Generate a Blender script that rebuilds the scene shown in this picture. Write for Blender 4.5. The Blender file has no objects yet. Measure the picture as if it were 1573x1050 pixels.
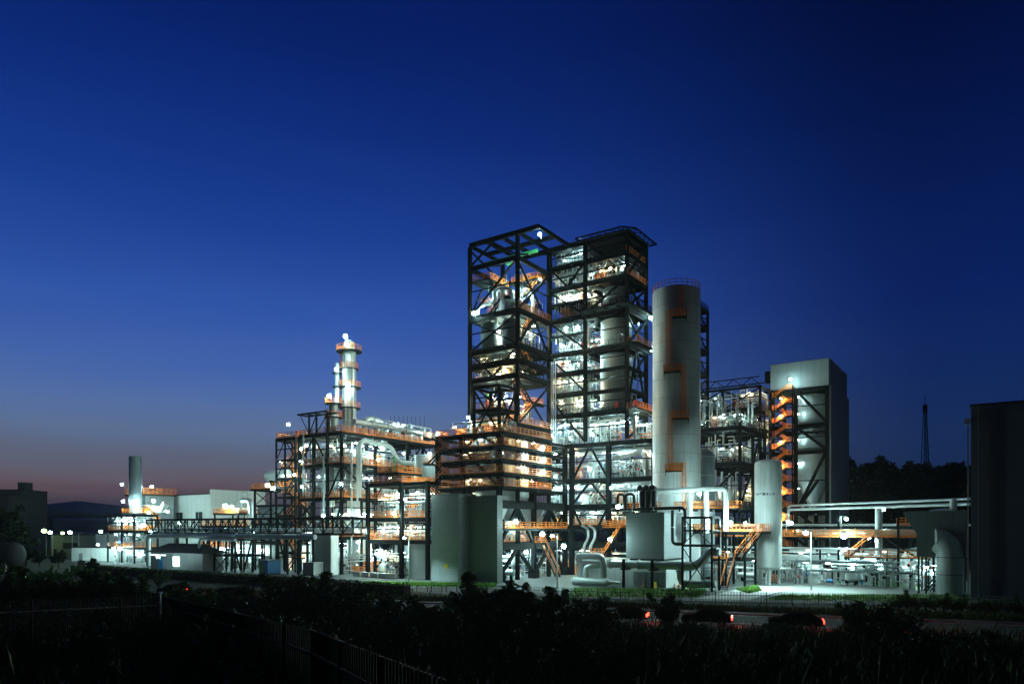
import bpy, math, random
from mathutils import Vector, Matrix
R = math.radians
SC = bpy.context.scene
COL = SC.collection
rnd = random.Random(7)
# ------------------------------------------------------------------ camera geometry
F, CX, HY, EYE = 1112.0, 786.5, 810.0, 9.0
ANG = R(34.46)
CA, SA = math.cos(ANG), math.sin(ANG)
def W(u, v, z=0.0): return Vector((u*CA + v*SA, -u*SA + v*CA, z))       # plant grid -> world
def P(x, y): return (x*CA - y*SA, x*SA + y*CA)                            # world -> plant grid
def px_of(u, v):
    w = W(u, v); return CX + F*w.x/max(w.y, .1)
def at_v(px, v):
    dx = (px-CX)/F; Y = v/(dx*SA + CA); return Y*(dx*CA - SA)              # u where the ray of column px crosses plane v
def at_u(px, u):
    dx = (px-CX)/F; Y = u/(dx*CA - SA); return Y*(dx*SA + CA)
def spot(px, D):
    return P((px-CX)/F*D, D)
def zat(py, D): return EYE + (HY-py)/F*D
def Yof(u, v): return -u*SA + v*CA
# ------------------------------------------------------------------ materials
def mat(name, col, rough=.55, metal=0.0, var=.25, scale=1.5, bump=0.0, emit=None, es=0.0, pattern=None, streak=0.0, spec=None, detail=5):
    m = bpy.data.materials.new(name); m.use_nodes = True
    nt = m.node_tree; N = nt.nodes; L = nt.links
    b = N['Principled BSDF']
    b.inputs['Roughness'].default_value = rough; b.inputs['Metallic'].default_value = metal
    if spec is not None: b.inputs['Specular IOR Level'].default_value = spec
    tc = N.new('ShaderNodeTexCoord')
    no = N.new('ShaderNodeTexNoise'); no.inputs['Scale'].default_value = scale; no.inputs['Detail'].default_value = detail
    L.new(tc.outputs['Object'], no.inputs['Vector'])
    mx = N.new('ShaderNodeMix'); mx.data_type = 'RGBA'
    c = Vector(col[:3])
    mx.inputs['A'].default_value = (*(c*(1-var)), 1); mx.inputs['B'].default_value = (*[min(x*(1+var), .95) for x in c], 1)
    L.new(no.outputs['Fac'], mx.inputs['Factor'])
    colour = mx.outputs['Result']
    if streak:
        mp = N.new('ShaderNodeMapping'); mp.inputs['Scale'].default_value = (2.2, 2.2, .12)
        L.new(tc.outputs['Object'], mp.inputs['Vector'])
        n2 = N.new('ShaderNodeTexNoise'); n2.inputs['Scale'].default_value = 1.6; n2.inputs['Detail'].default_value = 6
        L.new(mp.outputs['Vector'], n2.inputs['Vector'])
        rp = N.new('ShaderNodeMapRange'); rp.inputs[1].default_value = .45; rp.inputs[2].default_value = .75
        rp.inputs[3].default_value = 0; rp.inputs[4].default_value = streak
        L.new(n2.outputs['Fac'], rp.inputs[0])
        m2 = N.new('ShaderNodeMix'); m2.data_type = 'RGBA'
        L.new(rp.outputs[0], m2.inputs['Factor']); L.new(colour, m2.inputs['A'])
        m2.inputs['B'].default_value = (*(c*.45), 1); colour = m2.outputs['Result']
    h = None
    if pattern:
        kind, pitch = pattern
        se = N.new('ShaderNodeSeparateXYZ'); L.new(tc.outputs['Object'], se.inputs[0])
        def math_(op, a, bb=None):
            n = N.new('ShaderNodeMath'); n.operation = op
            if isinstance(a, (int, float)): n.inputs[0].default_value = a
            else: L.new(a, n.inputs[0])
            if bb is not None:
                if isinstance(bb, (int, float)): n.inputs[1].default_value = bb
                else: L.new(bb, n.inputs[1])
            return n.outputs[0]
        if kind == 'vert': s_ = math_('ADD', se.outputs[0], se.outputs[1])
        else: s_ = se.outputs[2]
        fr = math_('FRACT', math_('MULTIPLY', s_, 1.0/pitch))
        h = math_('SMOOTH_MIN', math_('ABSOLUTE', math_('SUBTRACT', fr, .5)), .4)
        seam = math_('GREATER_THAN', math_('ABSOLUTE', math_('SUBTRACT', math_('FRACT', math_('MULTIPLY', s_, 1.0/(pitch*6))), .5)), .485)
        m3 = N.new('ShaderNodeMix'); m3.data_type = 'RGBA'
        L.new(math_('MULTIPLY', seam, .45), m3.inputs['Factor']); L.new(colour, m3.inputs['A']); m3.inputs['B'].default_value = (*(c*.3), 1)
        colour = m3.outputs['Result']
    L.new(colour, b.inputs['Base Color'])
    if bump or h is not None:
        bp = N.new('ShaderNodeBump'); bp.inputs['Distance'].default_value = .05; bp.inputs['Strength'].default_value = bump or .5
        L.new(h if h is not None else no.outputs['Fac'], bp.inputs['Height']); L.new(bp.outputs['Normal'], b.inputs['Normal'])
    if emit:
        b.inputs['Emission Color'].default_value = (*emit, 1); b.inputs['Emission Strength'].default_value = es
        try: m.cycles.emission_sampling = 'NONE'
        except Exception: pass
    return m
M = {}
M['steel'] = mat('dark_painted_steel', (.0022, .0048, .006), .6, 0, .3, 2.0, spec=.08)
M['grate'] = mat('deck_plate', (.014, .021, .022), .85, 0, .3, 3, spec=.1)
M['silver'] = mat('aluminium_jacket', (.52, .56, .56), .34, .55, .16, 1.2, .15)
M['silver2'] = mat('galvanised_pipe', (.42, .47, .46), .45, .35, .25, 2)
M['vessel'] = mat('vessel_shell', (.36, .42, .42), .42, .25, .2, .6, streak=.35)
M['gvessel'] = mat('grey_vessel', (.20, .25, .27), .45, .1, .2, .6, streak=.3)
M['white'] = mat('white_paint', (.64, .69, .67), .4, 0, .09, .5, streak=.42)
M['spaint'] = mat('tank_paint', (.52, .57, .56), .4, 0, .1, .5, streak=.42)
M['clad'] = mat('white_cladding', (.62, .66, .63), .5, 0, .07, .4, pattern=('vert', .35), streak=.15)
M['gclad'] = mat('grey_cladding', (.20, .23, .235), .5, 0, .1, .4, pattern=('vert', .5), streak=.2)
M['dclad'] = mat('dark_cladding', (.065, .085, .09), .55, 0, .12, .4, pattern=('vert', .5), streak=.2)
M['gclad2'] = mat('dark_pipe_paint', (.05, .07, .075), .45, 0, .2, 2)
M['plainclad'] = mat('plain_dark_wall', (.085, .12, .145), .6, 0, .1, .3, bump=.12, pattern=('vert', .5), streak=.15)
M['phclad'] = mat('pump_house_panel', (.24, .28, .28), .5, 0, .06, .4, pattern=('horz', .22), streak=.15)
M['hclad2'] = mat('boiler_cladding', (.20, .25, .26), .55, 0, .08, .4, pattern=('vert', .5), streak=.3)
M['hclad'] = mat('grey_ribbed_panel', (.29, .33, .335), .5, 0, .06, .4, pattern=('horz', .22), streak=.12)
M['orange'] = mat('orange_paint', (.85, .21, .025), .5, 0, .18, 4)
M['red'] = mat('red_paint', (.60, .03, .02), .5, 0, .2, 4)
M['yellow'] = mat('yellow_paint', (.75, .55, .04), .5, 0, .15, 4)
M['green'] = mat('green_paint', (.06, .40, .12), .5, 0, .2, 4)
M['blue'] = mat('blue_paint', (.03, .22, .50), .5, 0, .15, 2)
M['black'] = mat('black_pipe', (.015, .02, .022), .35, .2, .3, 3)
M['cream'] = mat('cabinet_paint', (.55, .55, .48), .5, 0, .1, 2)
M['conc'] = mat('concrete', (.34, .35, .33), .85, 0, .22, 1.1, .2, streak=.2)
M['asph'] = mat('asphalt', (.02, .024, .024), .85, 0, .3, 2.5, .3, spec=.08)
M['yard'] = mat('yard_paving', (.12, .135, .13), .85, 0, .25, .25, .15, detail=9, spec=.08)
M['gravel'] = mat('gravel', (.14, .15, .14), .95, 0, .45, 6, .6, detail=9, spec=.08)
M['earth'] = mat('earth', (.03, .036, .022), .95, 0, .45, .4, .4, detail=9, spec=.08)
M['grass'] = mat('grass_blades', (.14, .30, .04), .7, 0, .4, .8)
M['grass2'] = mat('weeds', (.05, .11, .024), .7, 0, .45, .6, spec=.08)
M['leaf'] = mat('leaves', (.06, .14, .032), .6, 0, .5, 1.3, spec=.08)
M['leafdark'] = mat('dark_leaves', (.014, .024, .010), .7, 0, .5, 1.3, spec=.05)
M['bark'] = mat('bark', (.05, .04, .03), .9, 0, .3, 3, spec=.08)
M['paint'] = mat('road_paint', (.70, .70, .66), .7, 0, .15, 3)
M['glass'] = mat('dark_glass', (.02, .03, .035), .12, 0, .1, 1)
M['plastic'] = mat('orange_plastic', (.80, .16, .04), .5, 0, .1, 3)
M['roofing'] = mat('roofing', (.045, .05, .055), .7, 0, .2, 2, spec=.08)
M['brick'] = mat('dim_wall', (.12, .13, .14), .8, 0, .2, .8)
M['hill'] = mat('far_hills', (.03, .045, .05), 1, 0, .2, .01)
M['tyre'] = mat('rubber', (.02, .02, .02), .8, 0, .2, 4)
M['carpaint'] = mat('car_paint', (.005, .006, .007), .9, 0, .1, 2, spec=0.0)
WHITE = (.62, .98, .96)
LP = 4.6
M['bulb'] = mat('lamp_glass', (.8, .8, .8), .4, emit=WHITE, es=70)
M['bulbwarm'] = mat('warm_lamp_glass', (.8, .8, .7), .4, emit=(1, .80, .46), es=50)
M['bulborange'] = mat('sodium_lamp_glass', (.8, .6, .4), .4, emit=(1, .40, .08), es=14)
M['bulbgreen'] = mat('mercury_lamp_glass', (.8, .8, .6), .4, emit=(.62, 1, .25), es=30)
M['lit'] = mat('lit_window', (.6, .6, .6), .4, emit=(.80, .95, 1), es=2.2)
M['litwarm'] = mat('lit_opening', (.6, .6, .5), .4, emit=(1, .92, .72), es=1.6)
M['tail'] = mat('tail_lamp', (.5, .02, .01), .3, emit=(1, .045, .02), es=8)
M['blueled'] = mat('blue_led', (.05, .05, .5), .3, emit=(.05, .15, 1), es=8)
# ------------------------------------------------------------------ mesh builder
ORG = {}
class MB:
    def __init__(s): s.v = []; s.f = []
    def quad(s, *p):
        n = len(s.v); s.v += [tuple(q) for q in p]; s.f.append(tuple(range(n, n+len(p)))); return s
    def box(s, x0, x1, y0, y1, z0, z1):
        if x0 > x1: x0, x1 = x1, x0
        if y0 > y1: y0, y1 = y1, y0
        n = len(s.v)
        s.v += [(x0,y0,z0),(x1,y0,z0),(x1,y1,z0),(x0,y1,z0),(x0,y0,z1),(x1,y0,z1),(x1,y1,z1),(x0,y1,z1)]
        s.f += [(n+3,n+2,n+1,n),(n+4,n+5,n+6,n+7),(n,n+1,n+5,n+4),(n+1,n+2,n+6,n+5),(n+2,n+3,n+7,n+6),(n+3,n,n+4,n+7)]
        return s
    def bar(s, p, q, w, h=None, up=(0,0,1)):
        h = w if h is None else h
        p = Vector(p); q = Vector(q); d = q-p
        if d.length < 1e-6: return s
        d.normalize(); up = Vector(up)
        if abs(d.dot(up)) > .99: up = Vector((1,0,0))
        x = d.cross(up).normalized(); y = x.cross(d)
        n = len(s.v)
        for e in (p, q):
            for a, b in ((-1,-1),(1,-1),(1,1),(-1,1)):
                s.v.append(tuple(e + x*(a*w/2) + y*(b*h/2)))
        s.f += [(n,n+1,n+2,n+3),(n+7,n+6,n+5,n+4)] + [(n+i, n+4+i, n+4+(i+1)%4, n+(i+1)%4) for i in range(4)]
        return s
    def sweep(s, pts, r, n=8, cap=True):
        pts = [Vector(p) for p in pts]
        rs = r if isinstance(r, (list, tuple)) else [r]*len(pts)
        ref = None; base = len(s.v)
        for i, p in enumerate(pts):
            d = (pts[min(i+1, len(pts)-1)] - pts[max(i-1, 0)]).normalized()
            if ref is None:
                ref = Vector((0,0,1)) if abs(d.z) < .9 else Vector((1,0,0))
            x = (ref - d*ref.dot(d))
            if x.length < 1e-4: x = Vector((0,1,0)).cross(d)
            x.normalize(); ref = x; y = d.cross(x)
            for k in range(n):
                a = 2*math.pi*k/n
                s.v.append(tuple(p + x*(rs[i]*math.cos(a)) + y*(rs[i]*math.sin(a))))
        for i in range(len(pts)-1):
            for k in range(n):
                a = base+i*n+k; b = base+i*n+(k+1)%n
                s.f.append((a, b, b+n, a+n))
        if cap:
            s.f.append(tuple(base+k for k in reversed(range(n)))); s.f.append(tuple(base+(len(pts)-1)*n+k for k in range(n)))
        return s
    def tube(s, p, q, r, n=8): return s.sweep([p, q], r, n)
    def pipe(s, pts, r, n=8, bend=None, flange=False):
        pts = [Vector(p) for p in pts]; bend = bend or r*2.2
        out = [pts[0]]
        for i in range(1, len(pts)-1):
            a, b, c = pts[i-1], pts[i], pts[i+1]
            k = min(bend, (a-b).length*.48, (c-b).length*.48)
            p0 = b + (a-b).normalized()*k; p2 = b + (c-b).normalized()*k
            for t in (0, .25, .5, .75, 1):
                out.append(p0*(1-t)**2 + b*(2*t*(1-t)) + p2*t*t)
        out.append(pts[-1])
        s.sweep(out, r, n)
        if flange:
            for a, b in ((pts[0], pts[1]), (pts[-1], pts[-2])):
                d = (b-a).normalized(); s.sweep([a, a+d*min(.12, r*.5)], r*1.45, n)
        return s
    def lathe(s, prof, cx=0, cy=0, n=24, axis='z', cz=0):
        base = len(s.v)
        for r, z in prof:
            for k in range(n):
                a = 2*math.pi*k/n; c, d = r*math.cos(a), r*math.sin(a)
                if axis == 'z': s.v.append((cx+c, cy+d, cz+z))
                elif axis == 'x': s.v.append((cx+z, cy+c, cz+d))
                else: s.v.append((cx+d, cy+z, cz+c))
        for i in range(len(prof)-1):
            for k in range(n):
                a = base+i*n+k; b = base+i*n+(k+1)%n
                s.f.append((a, b, b+n, a+n))
        s.f.append(tuple(base+k for k in reversed(range(n)))); s.f.append(tuple(base+(len(prof)-1)*n+k for k in range(n)))
        return s
    def ball(s, c, r, n=10, sz=1.0):
        m = max(4, n//2)
        prof = [(max(r*math.sin(math.pi*i/m), r*.02), -r*sz*math.cos(math.pi*i/m)) for i in range(m+1)]
        return s.lathe(prof, c[0], c[1], n, 'z', c[2])
    def build(s, name, m, parent=None, org=None, local=False, smooth=True, rot=None):
        """one mesh object; vertices are given on the plant grid (or local to the thing)"""
        if parent is not None: o0 = (0,0,0) if local else ORG[parent.name]
        else: o0 = (0,0,0) if local else org
        me = bpy.data.meshes.new(name)
        me.from_pydata([(a-o0[0], b-o0[1], c-o0[2]) for a, b, c in s.v], [], s.f)
        if smooth:
            me.polygons.foreach_set('use_smooth', [True]*len(me.polygons)); me.set_sharp_from_angle(angle=R(38))
        me.materials.append(m if not isinstance(m, str) else M[m])
        o = bpy.data.objects.new(name, me); COL.objects.link(o)
        if parent is not None:
            o.parent = parent; ORG[o.name] = ORG.get(parent.name, (0,0,0))
        else:
            org = org or (0,0,0); o.location = W(*org); o.rotation_euler = (0,0,-ANG if rot is None else rot); ORG[o.name] = org
        return o
def tag(o, label, cat, group=None, kind=None):
    if label: o['label'] = label
    if cat: o['category'] = cat
    if group: o['group'] = group
    if kind: o['kind'] = kind
    return o
def thing(name, label, cat, org, group=None, rot=None):
    o = bpy.data.objects.new(name, None); COL.objects.link(o); o.empty_display_size = .5
    o.location = W(*org); o.rotation_euler = (0,0,-ANG if rot is None else rot)
    ORG[o.name] = org
    return tag(o, label, cat, group)
KIDS = {}
def kids(o):
    return [c for c in o.children]
def dup(root, org, k=0, label=None, group=None, sc=None):
    r = root.copy(); COL.objects.link(r); r.location = W(*org); r.rotation_euler = (0,0,-ANG + k)
    if sc: r.scale = sc
    if label: r['label'] = label
    if group: r['group'] = group
    for c in kids(root):
        d = c.copy(); COL.objects.link(d); d.parent = r
        for g in kids(c):
            e = g.copy(); COL.objects.link(e); e.parent = d
    return r
ORD = ['first','second','third','fourth','fifth','sixth','seventh','eighth','ninth','tenth','eleventh','twelfth','thirteenth','fourteenth','fifteenth','sixteenth','seventeenth','eighteenth']
# ------------------------------------------------------------------ lamps
LIGHTS = {}
def light(parent, loc, power, radius, col=WHITE, spot=None):
    key = (round(power), round(radius, 2), col, spot)
    if key not in LIGHTS:
        l = bpy.data.lights.new('lamp_light', 'SPOT' if spot else 'POINT')
        if spot: l.spot_size = R(spot); l.spot_blend = .85
        l.energy = power*LP; l.color = col; l.shadow_soft_size = radius
        LIGHTS[key] = l
    o = bpy.data.objects.new('lamp_light', LIGHTS[key]); COL.objects.link(o); o.parent = parent; o.location = loc
    return o
LAMP_CACHE = {}
def lamp(label, px, py, D, r=.35, power=900, kind='globe', group='floodlights and lamps of the plant', col=WHITE, bm='bulb', uvz=None):
    u, v, z = (*spot(px, D), zat(py, D)) if uvz is None else uvz
    t = thing('floodlight' if kind != 'tube' else 'tube_lamp', label, 'lamp', (u, v, z), group)
    key = (round(r, 2), kind, bm)
    if key not in LAMP_CACHE:
        if kind == 'tube':
            b = MB().box(-r*2.2, r*2.2, -.09, .09, -.10, 0)
            h = MB().box(-r*2.4, r*2.4, -.14, .14, .004, .10); h.bar((0,0,.1), (0,0,.5), .05)
        else:
            b = MB().ball((0,0,0), r, 12, .85)
            h = MB().lathe([(r*.75, r*.72), (r*1.0, r*.80), (r*.9, r*1.05), (r*.2, r*1.25)], n=12)
            if kind == 'mast':
                h.pipe([(0,0,r*1.2), (0,0,r*1.2+.15), (-.8,0,r*1.2+.15), (-.8,0,-1.8)], .05, 6, .15)
            else:
                h.bar((0,0,r*1.2), (0,.5,r*1.2+.25), .07); h.bar((0,.5,r*1.2+.25), (0,.5,-.6), .07)
        bo = b.build('bulb', bm, t, local=True); ho = h.build('housing', 'silver2', t, local=True)
        LAMP_CACHE[key] = (bo.data, ho.data)
    else:
        for nm, me in zip(('bulb', 'housing'), LAMP_CACHE[key]):
            o = bpy.data.objects.new(nm, me); COL.objects.link(o); o.parent = t
    light(t, (0, 0, -.22) if kind == 'tube' else (0,0,0), power, .2 if kind == 'tube' else r*1.08, col)
    return t
# ------------------------------------------------------------------ frames, decks, rails, stairs
def rail_bars(mb, p, q, h=1.1, t=.10):
    p = Vector(p); q = Vector(q); L = (q-p).length
    if L < .3: return
    for k in (h, h*.66, h*.33): mb.bar(p+Vector((0,0,k)), q+Vector((0,0,k)), t)
    mb.bar(p+Vector((0,0,.09)), q+Vector((0,0,.09)), .03, .18)
    n = max(1, round(L/1.25))
    for i in range(n+1):
        a = p.lerp(q, i/n); mb.bar(a, a+Vector((0,0,h)), t)
def deck(root, u0, u1, v0, v1, z, rails='ABCD', joist=2.2, th=.12, railm='orange', h=1.1):
    mb = MB().box(u0, u1, v0, v1, z-th, z)
    n = max(1, int((u1-u0)/joist))
    for i in range(n+1):
        x = u0+.1+(u1-u0-.2)*i/n; mb.box(x-.06, x+.06, v0+.05, v1-.05, z-th-.3, z-th-.003)
    d = mb.build('deck', 'grate', root)
    e = .08
    sides = {'A': ((u0+e,v0+e,z),(u1-e,v0+e,z)), 'B': ((u1-e,v0+e,z),(u1-e,v1-e,z)), 'C': ((u0+e,v1-e,z),(u1-e,v1-e,z)), 'D': ((u0+e,v0+e,z),(u0+e,v1-e,z))}
    for k in rails:
        rb = MB(); rail_bars(rb, *sides[k], h=h); rb.build('railing', railm, d)
    return d
def frame(name, label, us, vs, z0, ztop, levels, cw=.55, bh=.6, group=None, mid=True, m='steel', cat='steel tower'):
    root = thing(name, label, cat, (us[0], vs[0], z0), group)
    for u in us:
        for v in vs:
            if not mid and us[0] < u < us[-1] and vs[0] < v < vs[-1]: continue
            b = MB()
            # H section: two flanges and a web
            b.box(u-cw/2, u+cw/2, v-cw/2, v-cw/2+.09, z0, ztop); b.box(u-cw/2, u+cw/2, v+cw/2-.09, v+cw/2, z0, ztop)
            b.box(u-.07, u+.07, v-cw/2+.092, v+cw/2-.092, z0, ztop)
            b.build('column', m, root)
    for z in levels:
        for v in vs:
            for a, c in zip(us[:-1], us[1:]):
                b = MB(); w = .34
                b.box(a+cw/2, c-cw/2, v-w/2, v+w/2, z-.07, z-.0); b.box(a+cw/2, c-cw/2, v-w/2, v+w/2, z-bh, z-bh+.07); b.box(a+cw/2, c-cw/2, v-.05, v+.05, z-bh+.072, z-.072)
                b.build('beam', m, root)
        for u in us:
            for a, c in zip(vs[:-1], vs[1:]):
                b = MB(); w = .34
                b.box(u-w/2, u+w/2, a+cw/2, c-cw/2, z-.07, z); b.box(u-w/2, u+w/2, a+cw/2, c-cw/2, z-bh, z-bh+.07); b.box(u-.05, u+.05, a+cw/2, c-cw/2, z-bh+.072, z-.072)
                b.build('beam', m, root)
    lv = sorted([z0]+list(levels))
    for za, zb in zip(lv[:-1], lv[1:]):
        if zb-za > 3.6 and za >= 6:
            zm = (za+zb)/2; g = MB(); g.box(us[0]+cw/2, us[-1]-cw/2, vs[0]-.09, vs[0]+.09, zm-.1, zm+.1); g.build('girt', m, root)
            g = MB(); g.box(us[-1]-.09, us[-1]+.09, vs[0]+cw/2, vs[-1]-cw/2, zm-.1, zm+.1); g.build('girt', m, root)
            for a, c in zip(us[:-1], us[1:]): MB().box((a+c)/2-.09, (a+c)/2+.09, vs[-1]-.09, vs[-1]+.09, za, zb-bh).build('mullion_post', m, root)
    return root
def brace(root, segs, w=.28, m='steel'):
    for p, q in segs:
        MB().bar(p, q, w, w).build('brace', m, root)
def A_face(v, ua, ub, za, zb, kind):
    um = (ua+ub)/2; e = .25
    if kind == 'X': return [((ua,v+e,za),(ub,v+e,zb)), ((ub,v-e+.0,za),(ua,v-e,zb))]
    if kind == '/': return [((ua,v,za),(ub,v,zb))]
    if kind == '\\': return [((ub,v,za),(ua,v,zb))]
    if kind == '^': return [((ua,v,za),(um-.2,v,zb)), ((ub,v,za),(um+.2,v,zb))]
    return [((um-.2,v,za),(ua,v,zb)), ((um+.2,v,za),(ub,v,zb))]
def B_face(u, va, vb, za, zb, kind):
    return [((u+(p[1]), p[0], p[2]), (u+(q[1]), q[0], q[2])) for p, q in A_face(0, va, vb, za, zb, kind)]
def flight(root, p, q, w=.9, side=(0,1), railm='orange'):
    """stair flight from p up to q, width w along side"""
    p = Vector(p); q = Vector(q); sd = Vector((side[0], side[1], 0))*w
    mb = MB(); n = max(4, round(abs(q.z-p.z)/.22))
    mb.bar(p, q, .06, .30); mb.bar(p+sd, q+sd, .06, .30)
    hd = Vector((q.x-p.x, q.y-p.y, 0)); L = hd.length/n; hd.normalize()
    for i in range(n):
        a = p.lerp(q, (i+.5)/n)
        mb.bar(a+sd*.06, a+sd*.94, .26, .05)
    f = mb.build('stair_flight', 'steel', root)
    rb = MB()
    for o in (Vector((0,0,0)), sd):
        for k in (.55, 1.05): rb.bar(p+o+Vector((0,0,k)), q+o+Vector((0,0,k)), .075)
        for i in range(5):
            a = p.lerp(q, i/4)+o; rb.bar(a, a+Vector((0,0,1.05)), .06)
    rb.build('handrail', railm, f)
    return f
def zigzag(root, ua, ub, v, z0, z1, step, w=.95, land=1.2, first=0, dirv=False):
    """stair tower: flights going to and fro between two ends, with landings at each end"""
    z = z0; k = first; n = max(1, round((z1-z0)/step)); st = (z1-z0)/n
    for i in range(n):
        a, b = (ua+land, ub-land) if k % 2 == 0 else (ub-land, ua+land)
        vv = v + (0 if k % 2 == 0 else w+.12)
        if dirv: flight(root, (vv, a, z), (vv, b, z+st), w, (1, 0))
        else: flight(root, (a, vv, z), (b, vv, z+st), w)
        e0, e1 = (ub-land, ub) if k % 2 == 0 else (ua, ua+land)
        if dirv: deck(root, v, v+2*w+.12, e0, e1, z+st, rails='BC' if k % 2 == 0 else 'BA', joist=9, th=.08)
        else: deck(root, e0, e1, v, v+2*w+.12, z+st, rails='AB' if k % 2 == 0 else 'AD', joist=9, th=.08)
        z += st; k += 1
def vessel(label, u, v, z0, z1, r, m='vessel', name='process_vessel', dome=.35, cone=0, group=None, bands=True, skirt=0, n=32, cat='vessel', top=True):
    t = thing(name, label, cat, (u, v, z0), group)
    prof = []
    if cone: prof += [(r*.16, z0), (r, z0+cone)]
    else: prof += [(r*.55, z0), (r*.87, z0+r*dome*.3), (r, z0+r*dome)]
    zt = z1-r*dome
    prof += [(r, zt)] + [(r*math.cos(a), zt + r*dome*math.sin(a)) for a in (R(20), R(40), R(60), R(78), R(88))]
    MB().lathe(prof, u, v, n).build('shell', m, t)
    if bands:
        b = MB(); k = max(2, int((z1-z0)/3.2)); lo = z0+(cone or r*dome)+.2
        for i in range(k):
            z = lo+(zt-lo)*i/max(k-1, 1)
            b.lathe([(r+.001, z-.06), (r+.05, z-.06), (r+.05, z+.06), (r+.001, z+.06)], u, v, n)
        b.build('band', 'silver2', t)
    if top:
        q = MB().pipe([(u,v,z1-.1), (u,v,z1+r*.35), (u+r*.8,v,z1+r*.35), (u+r*.8, v, z1-r*dome-.2)], r*.14, 8); q.lathe([(r*.2, z1+.02), (r*.2, z1+.12)], u, v, 10)
        q.build('nozzle', 'silver', t)
    if skirt:
        sk = MB(); 
        for i in range(4):
            a = math.pi/4+i*math.pi/2; sk.bar((u+r*.85*math.cos(a), v+r*.85*math.sin(a), z0-skirt), (u+r*.85*math.cos(a), v+r*.85*math.sin(a), z0+r*dome), .22)
        sk.build('support_legs', 'steel', t)
    return t
# ------------------------------------------------------------------ equipment prototypes
PROTO = {}
def pipework_proto(seed):
    r_ = random.Random(seed); L, Wd, H = 4.2, 2.0, 3.0
    a = MB(); b = MB(); ds = []
    c_ = MB(); tgt = [a, a, b, b, c_, c_]
    n = r_.randint(13, 18)
    for i in range(n):
        mb = r_.choice(tgt); r = r_.choice([.045,.06,.06,.08,.10,.14])
        y = r_.uniform(-Wd/2, Wd/2); z1 = r_.uniform(1.0, H); x0 = r_.uniform(-L/2, L/2-.8); x1 = r_.uniform(x0+.6, L/2)
        k = r_.random()
        if k < .35: pts = [(x0,y,.0),(x0,y,z1),(x1,y,z1),(x1,y,r_.choice([0, H, z1*.4]))]
        elif k < .6: pts = [(x0,y,0),(x0,y,z1),(x0,r_.uniform(-1,1)*Wd/2,z1),(x0,r_.uniform(-1,1)*Wd/2+.01,H)]; pts[3] = (x0, pts[2][1], H if z1 < H-.4 else 0)
        elif k < .85: pts = [(-L/2,y,z1),(x0,y,z1),(x0,y,max(.2,z1-r_.uniform(.5,1.2))),(L/2,y,max(.2,z1-.8))]; pts[3] = (L/2, y, pts[2][2])
        else: pts = [(x1,y,0),(x1,y,H)]
        mb.pipe(pts, r, 7, flange=True)
        for q in range(1 if len(ds) < 4 and r_.random() < .5 else 0):
            d = MB(); ds.append(d)
            j = r_.randrange(len(pts)-1); p = Vector(pts[j]).lerp(Vector(pts[j+1]), r_.uniform(.3,.7))
            dr = (Vector(pts[j+1])-Vector(pts[j])).normalized()
            d.sweep([p-dr*.16, p-dr*.05, p+dr*.05, p+dr*.16], [r*1.5, r*1.9, r*1.9, r*1.5], 7)
            d.bar(p, p+Vector((0,-.32,.0)), .05); d.box(p.x-.16, p.x+.16, p.y-.36, p.y-.318, p.z-.16, p.z+.16)
    for i in range(r_.randint(5, 8)):                     # thin instrument lines
        x = r_.uniform(-L/2, L/2); y = r_.uniform(-Wd/2, Wd/2)
        a.pipe([(x,y,0),(x,y,r_.uniform(1,2.4)),(x+r_.uniform(-1.2,1.2),y,0)], .028, 5) if r_.random() < .5 else a.tube((x,y,0),(x,y,H), .03, 5)
    return [('pipe', a, 'silver'), ('branch_pipe', b, 'silver2'), ('dark_pipe', c_, 'gclad2'), *[('valve', d, ['steel','red','steel','steel','blue'][(seed+q) % 5]) for q, d in enumerate(ds)]]
def drum_proto(seed):
    a = MB(); r = [.55,.75,.45][seed % 3]; L = [2.6,2.2,3.2][seed % 3]; z = r+.55
    a.lathe([(r*.2,-L/2-r*.45),(r*.7,-L/2-r*.3),(r,-L/2),(r,L/2),(r*.7,L/2+r*.3),(r*.2,L/2+r*.45)], 0, z, 20, 'x') if False else a.lathe([(r*.2,-L/2-r*.45),(r*.7,-L/2-r*.3),(r,-L/2),(r,L/2),(r*.7,L/2+r*.3),(r*.2,L/2+r*.45)], 0, 0, 20, 'x', z)
    s = MB().box(-L*.35,-L*.25,-r*.8,r*.8,0,z-r*.6); s.box(L*.25,L*.35,-r*.8,r*.8,0,z-r*.6)
    p = MB().pipe([(0,0,z+r),(0,0,z+r+.6),(.9,0,z+r+.6),(.9,0,3.0)], .1, 8, flange=True); p.pipe([(-.7,0,z-r),(-.7,0,.2),(-.7,-1,.2)], .08, 8); p.tube((-.8,0,z+r),(-.8,0,z+r+.4), .12, 8)
    return [('shell', a, ['vessel','silver','white'][seed % 3]), ('saddle', s, 'steel'), ('nozzle', p, 'silver')]
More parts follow.
